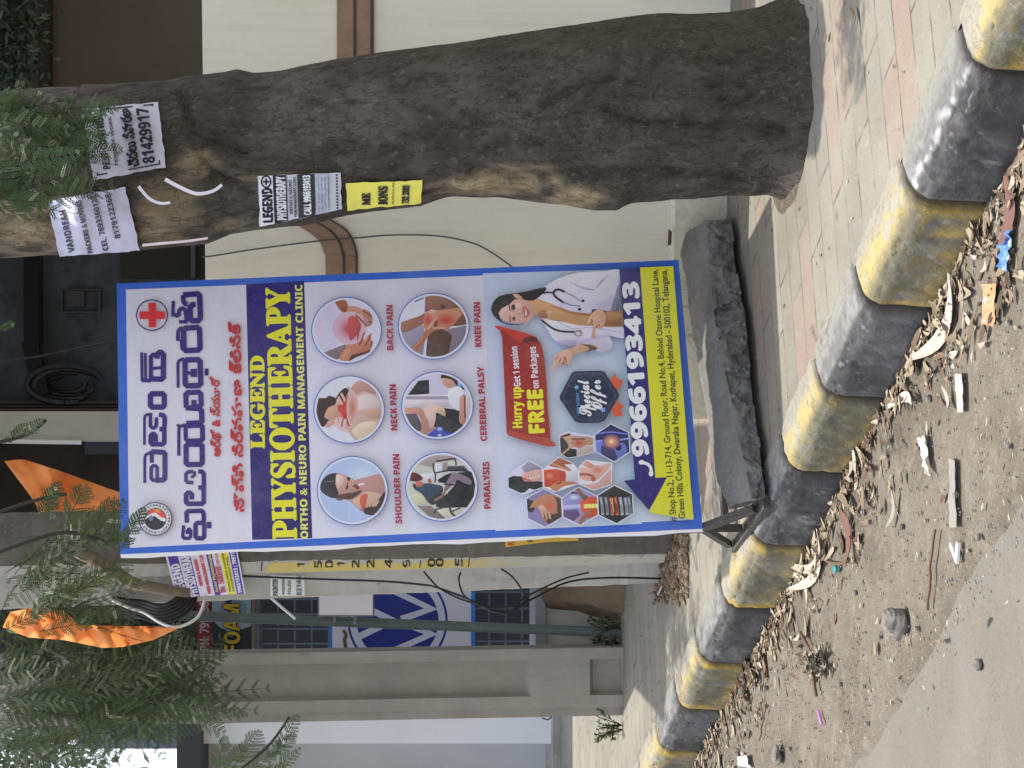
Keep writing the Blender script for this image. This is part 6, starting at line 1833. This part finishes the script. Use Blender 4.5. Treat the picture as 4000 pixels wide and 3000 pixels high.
def leafpile(m_):
    c = vz(3232, 2590)
    for k in range(90):
        p = c + Vector((rg.gauss(0, .022), rg.gauss(0, .04), abs(rg.gauss(0, .022))))
        flake(m_, p, rg.uniform(.02, .05), rg.uniform(.008, .018), rg.uniform(0, 6.3), rg.choice([(.16, .12, .08), (.26, .21, .15), (.09, .065, .045), (.36, .32, .26)]), .5, rg.uniform(-.3, .6), 4)
one("leaf_clump", "matted brown clump of dead leaves on the dusty verge", "leaf clump", leafpile, mlit)
def sheet(quad, crumple, col, seed):
    def b(m_):
        n = 10; vs, fs = [], []
        for i in range(n + 1):
            for j in range(n + 1):
                q = side(i / n, side(j / n, quad[0], quad[1]), side(j / n, quad[3], quad[2]))
                p = vz(q[0], q[1], .008)
                p.z += crumple * abs(fbm((q[0] * .03, q[1] * .03, seed), 1, 3))
                vs.append(p)
        for i in range(n):
            for j in range(n):
                k = i * (n + 1) + j; fs.append((k, k + 1, k + n + 2, k + n + 1))
        m_.add(vs, fs, col)
    return b
mpaper = mat("scrap_paper", (0, 0, 0), .6, attr=True, layers=[(60, (.3, .27, .24), .55, .75, .4)])
mfoil = mat("shiny_wrapper", (0, 0, 0), .3, attr=True, spec=.6, layers=[(50, (.75, .75, .78), .6, .72, .5)])
one("wrapper", "crumpled blue plastic wrapper against the yellow kerb stone below the tree", "wrapper", sheet([(3935, 1040), (3950, 905), (3990, 900), (3972, 1060)], .05, (.10, .22, .60), 1), mfoil)
one("wrapper", "orange wrapper lying flat under the leaf drift, below the slab", "wrapper", sheet([(3868, 1265), (3868, 1110), (3925, 1108), (3922, 1275)], .012, (.66, .30, .16), 2), mfoil)
one("paper_scrap", "long white paper scrap on the verge below the slab's left end", "paper scrap", sheet([(3620, 1710), (3652, 1700), (3668, 1860), (3640, 1820)], .03, (.46, .44, .42), 3), mpaper)
one("paper_scrap", "narrow grey-white paper strip between the two wrappers and the white scrap", "paper scrap", sheet([(3762, 1460), (3790, 1460), (3792, 1610), (3772, 1612)], .006, (.36, .35, .33), 4), mpaper)
one("paper_scrap", "faint grey paper strip pressed into the dust near the road edge", "paper scrap", sheet([(3735, 1790), (3758, 1800), (3764, 2060), (3738, 2060)], .004, (.24, .225, .20), 5), mpaper)
one("paper_scrap", "white crumpled tissue with red print at the photo's left bottom, below the far kerb", "paper scrap", sheet([(2900, 2990), (2905, 2955), (2950, 2950), (2958, 3000)], .03, (.55, .52, .53), 6), mpaper)
one("paper_scrap", "small white paper tag on the footpath crumbs beside the power pole", "paper scrap", lambda m_: m_.hexa([Z(2572, 2325, .212), Z(2588, 2292, .212), Z(2582, 2290, .222), Z(2566, 2323, .222), Z(2572, 2325, .218), Z(2588, 2292, .218), Z(2582, 2290, .228), Z(2566, 2323, .228)], (.75, .76, .76)), mpaper)
for lab, a, b in (("V-shaped white plastic bit at the road edge, upper arm", (3738, 2125), (3772, 2195)), ("V-shaped white plastic bit at the road edge, lower arm", (3768, 2120), (3770, 2195))):
    def wb_(m_, a=a, b=b): m_.bar(vz(*a, .006), vz(*b, .008), .012, .007, col=(.82, .82, .84))
    one("plastic_bit", lab, "plastic bit", wb_, mpaper, "white plastic bits at the road edge")
def cap_(m_):
    c = vz(3290, 2222, .004)
    n = 14
    pts = [(r * math.cos(2 * math.pi * k / n), r * math.sin(2 * math.pi * k / n), h) for r, h in ((.012, 0), (.0125, .010), (.010, .012)) for k in range(n)]
    m_.add([c + Vector(p) for p in pts], [(k, (k + 1) % n, n + (k + 1) % n, n + k) for k in range(n)] + [(n + k, n + (k + 1) % n, 2 * n + (k + 1) % n, 2 * n + k) for k in range(n)] + [tuple(2 * n + k for k in range(n))], (.03, .28, .30))
one("bottle_cap", "small teal plastic bottle cap lying on the verge", "bottle cap", cap_, mfoil)
mstn = mat("verge_stone", (.20, .185, .165), .9, layers=[(50, (.12, .11, .10), .5, .7, .7)], bump=((60, .5),))
def straw(m_): m_.tube([vz(3218, 2775, .006), vz(3235, 2830, .006)], .005, 8, (.55, .22, .58))
one("straw", "short pink-purple straw piece on the verge", "straw", straw, mfoil)
one("stone", "biggest dark grey stone on the dusty verge", "stone", lambda m_: pebble(m_, vz(3545, 2430, .022), .040, (.15, .145, .135), .9, 3.3, 10), mstn)
one("stone", "small round brown stone alone on the smooth road", "stone", lambda m_: pebble(m_, Z(3818, 2597, -.004), .016, (.13, .10, .07), .8, 7.3, 9), mstn)
one("stone", "dark stone near the photo's bottom edge, below the far kerb stones", "stone", lambda m_: pebble(m_, vz(3062, 2950, .014), .030, (.14, .125, .11), .6, 9.1, 9), mstn)
for lab, pts, r in (("long thin brown twig near the road edge", [(3690, 2070), (3670, 2200), (3665, 2300), (3652, 2380)], .004), ("pale dry twig with branches below the kerb, beside the teal cap", [(3170, 2160), (3230, 2180), (3290, 2200), (3330, 2195)], .0035),
                    ("dark red stick sticking out of the dead leaf clump", [(3150, 2470), (3200, 2560), (3210, 2640), (3218, 2720)], .006), ("grey straight twig on the verge in front of the pillar", [(3012, 2760), (2998, 2830), (2988, 2890)], .0035)):
    def stick(m_, pts=pts, r=r):
        m_.tube([vz(a, b, .010) for a, b in spline(pts, 4)], r, 6, (.15, .09, .06))
    one("twig", lab, "twig", stick, mlit, "twigs lying on the verge")
for lab, a, b in (("brown dead leaf on the tiles at the photo's right edge, upper one", (3330, 30), (3345, 100)), ("brown dead leaf on the pink tile right of the tree foot", (3230, 130), (3222, 165))):
    def lf_(m_, a=a, b=b):
        A, B = Z(*a, .206), Z(*b, .206); d = B - A
        flake(m_, (A + B) / 2, d.length, .018, math.atan2(d.y, d.x), (.17, .11, .06), .3, 0, 6)
    one("dead_leaf", lab, "leaf", lf_, mlit, "dead leaves on the footpath tiles")
# dark soil round the tree foot
vs, fs = [], []
n = 48
c0 = Z(3075, 350, .2)
for r in range(7):
    for k in range(n):
        a = 2 * math.pi * k / n
        R0 = (.245 + .013 * r) * (1 + .10 * nz((math.cos(a), math.sin(a), 0), 2.0))
        p = Vector((.85 + R0 * 1.05 * math.cos(a), 4.66 + R0 * .80 * math.sin(a), 0))
        p.z = .2 + .012 * (1 - r / 6) + .010 * fbm(p, 18, 3) * (1 - r / 7) - (.012 if r == 6 else 0)
        vs.append(p)
for r in range(6):
    for k in range(n):
        fs.append((r * n + k, r * n + (k + 1) % n, (r + 1) * n + (k + 1) % n, (r + 1) * n + k))
tag(mk("tree_pit_soil", vs, fs, mat("pit_soil", (.10, .08, .06), .95, layers=[(40, (.20, .17, .13), .5, .7, .7)], bump=((40, .7), (120, .5))), None, True), kind='structure')
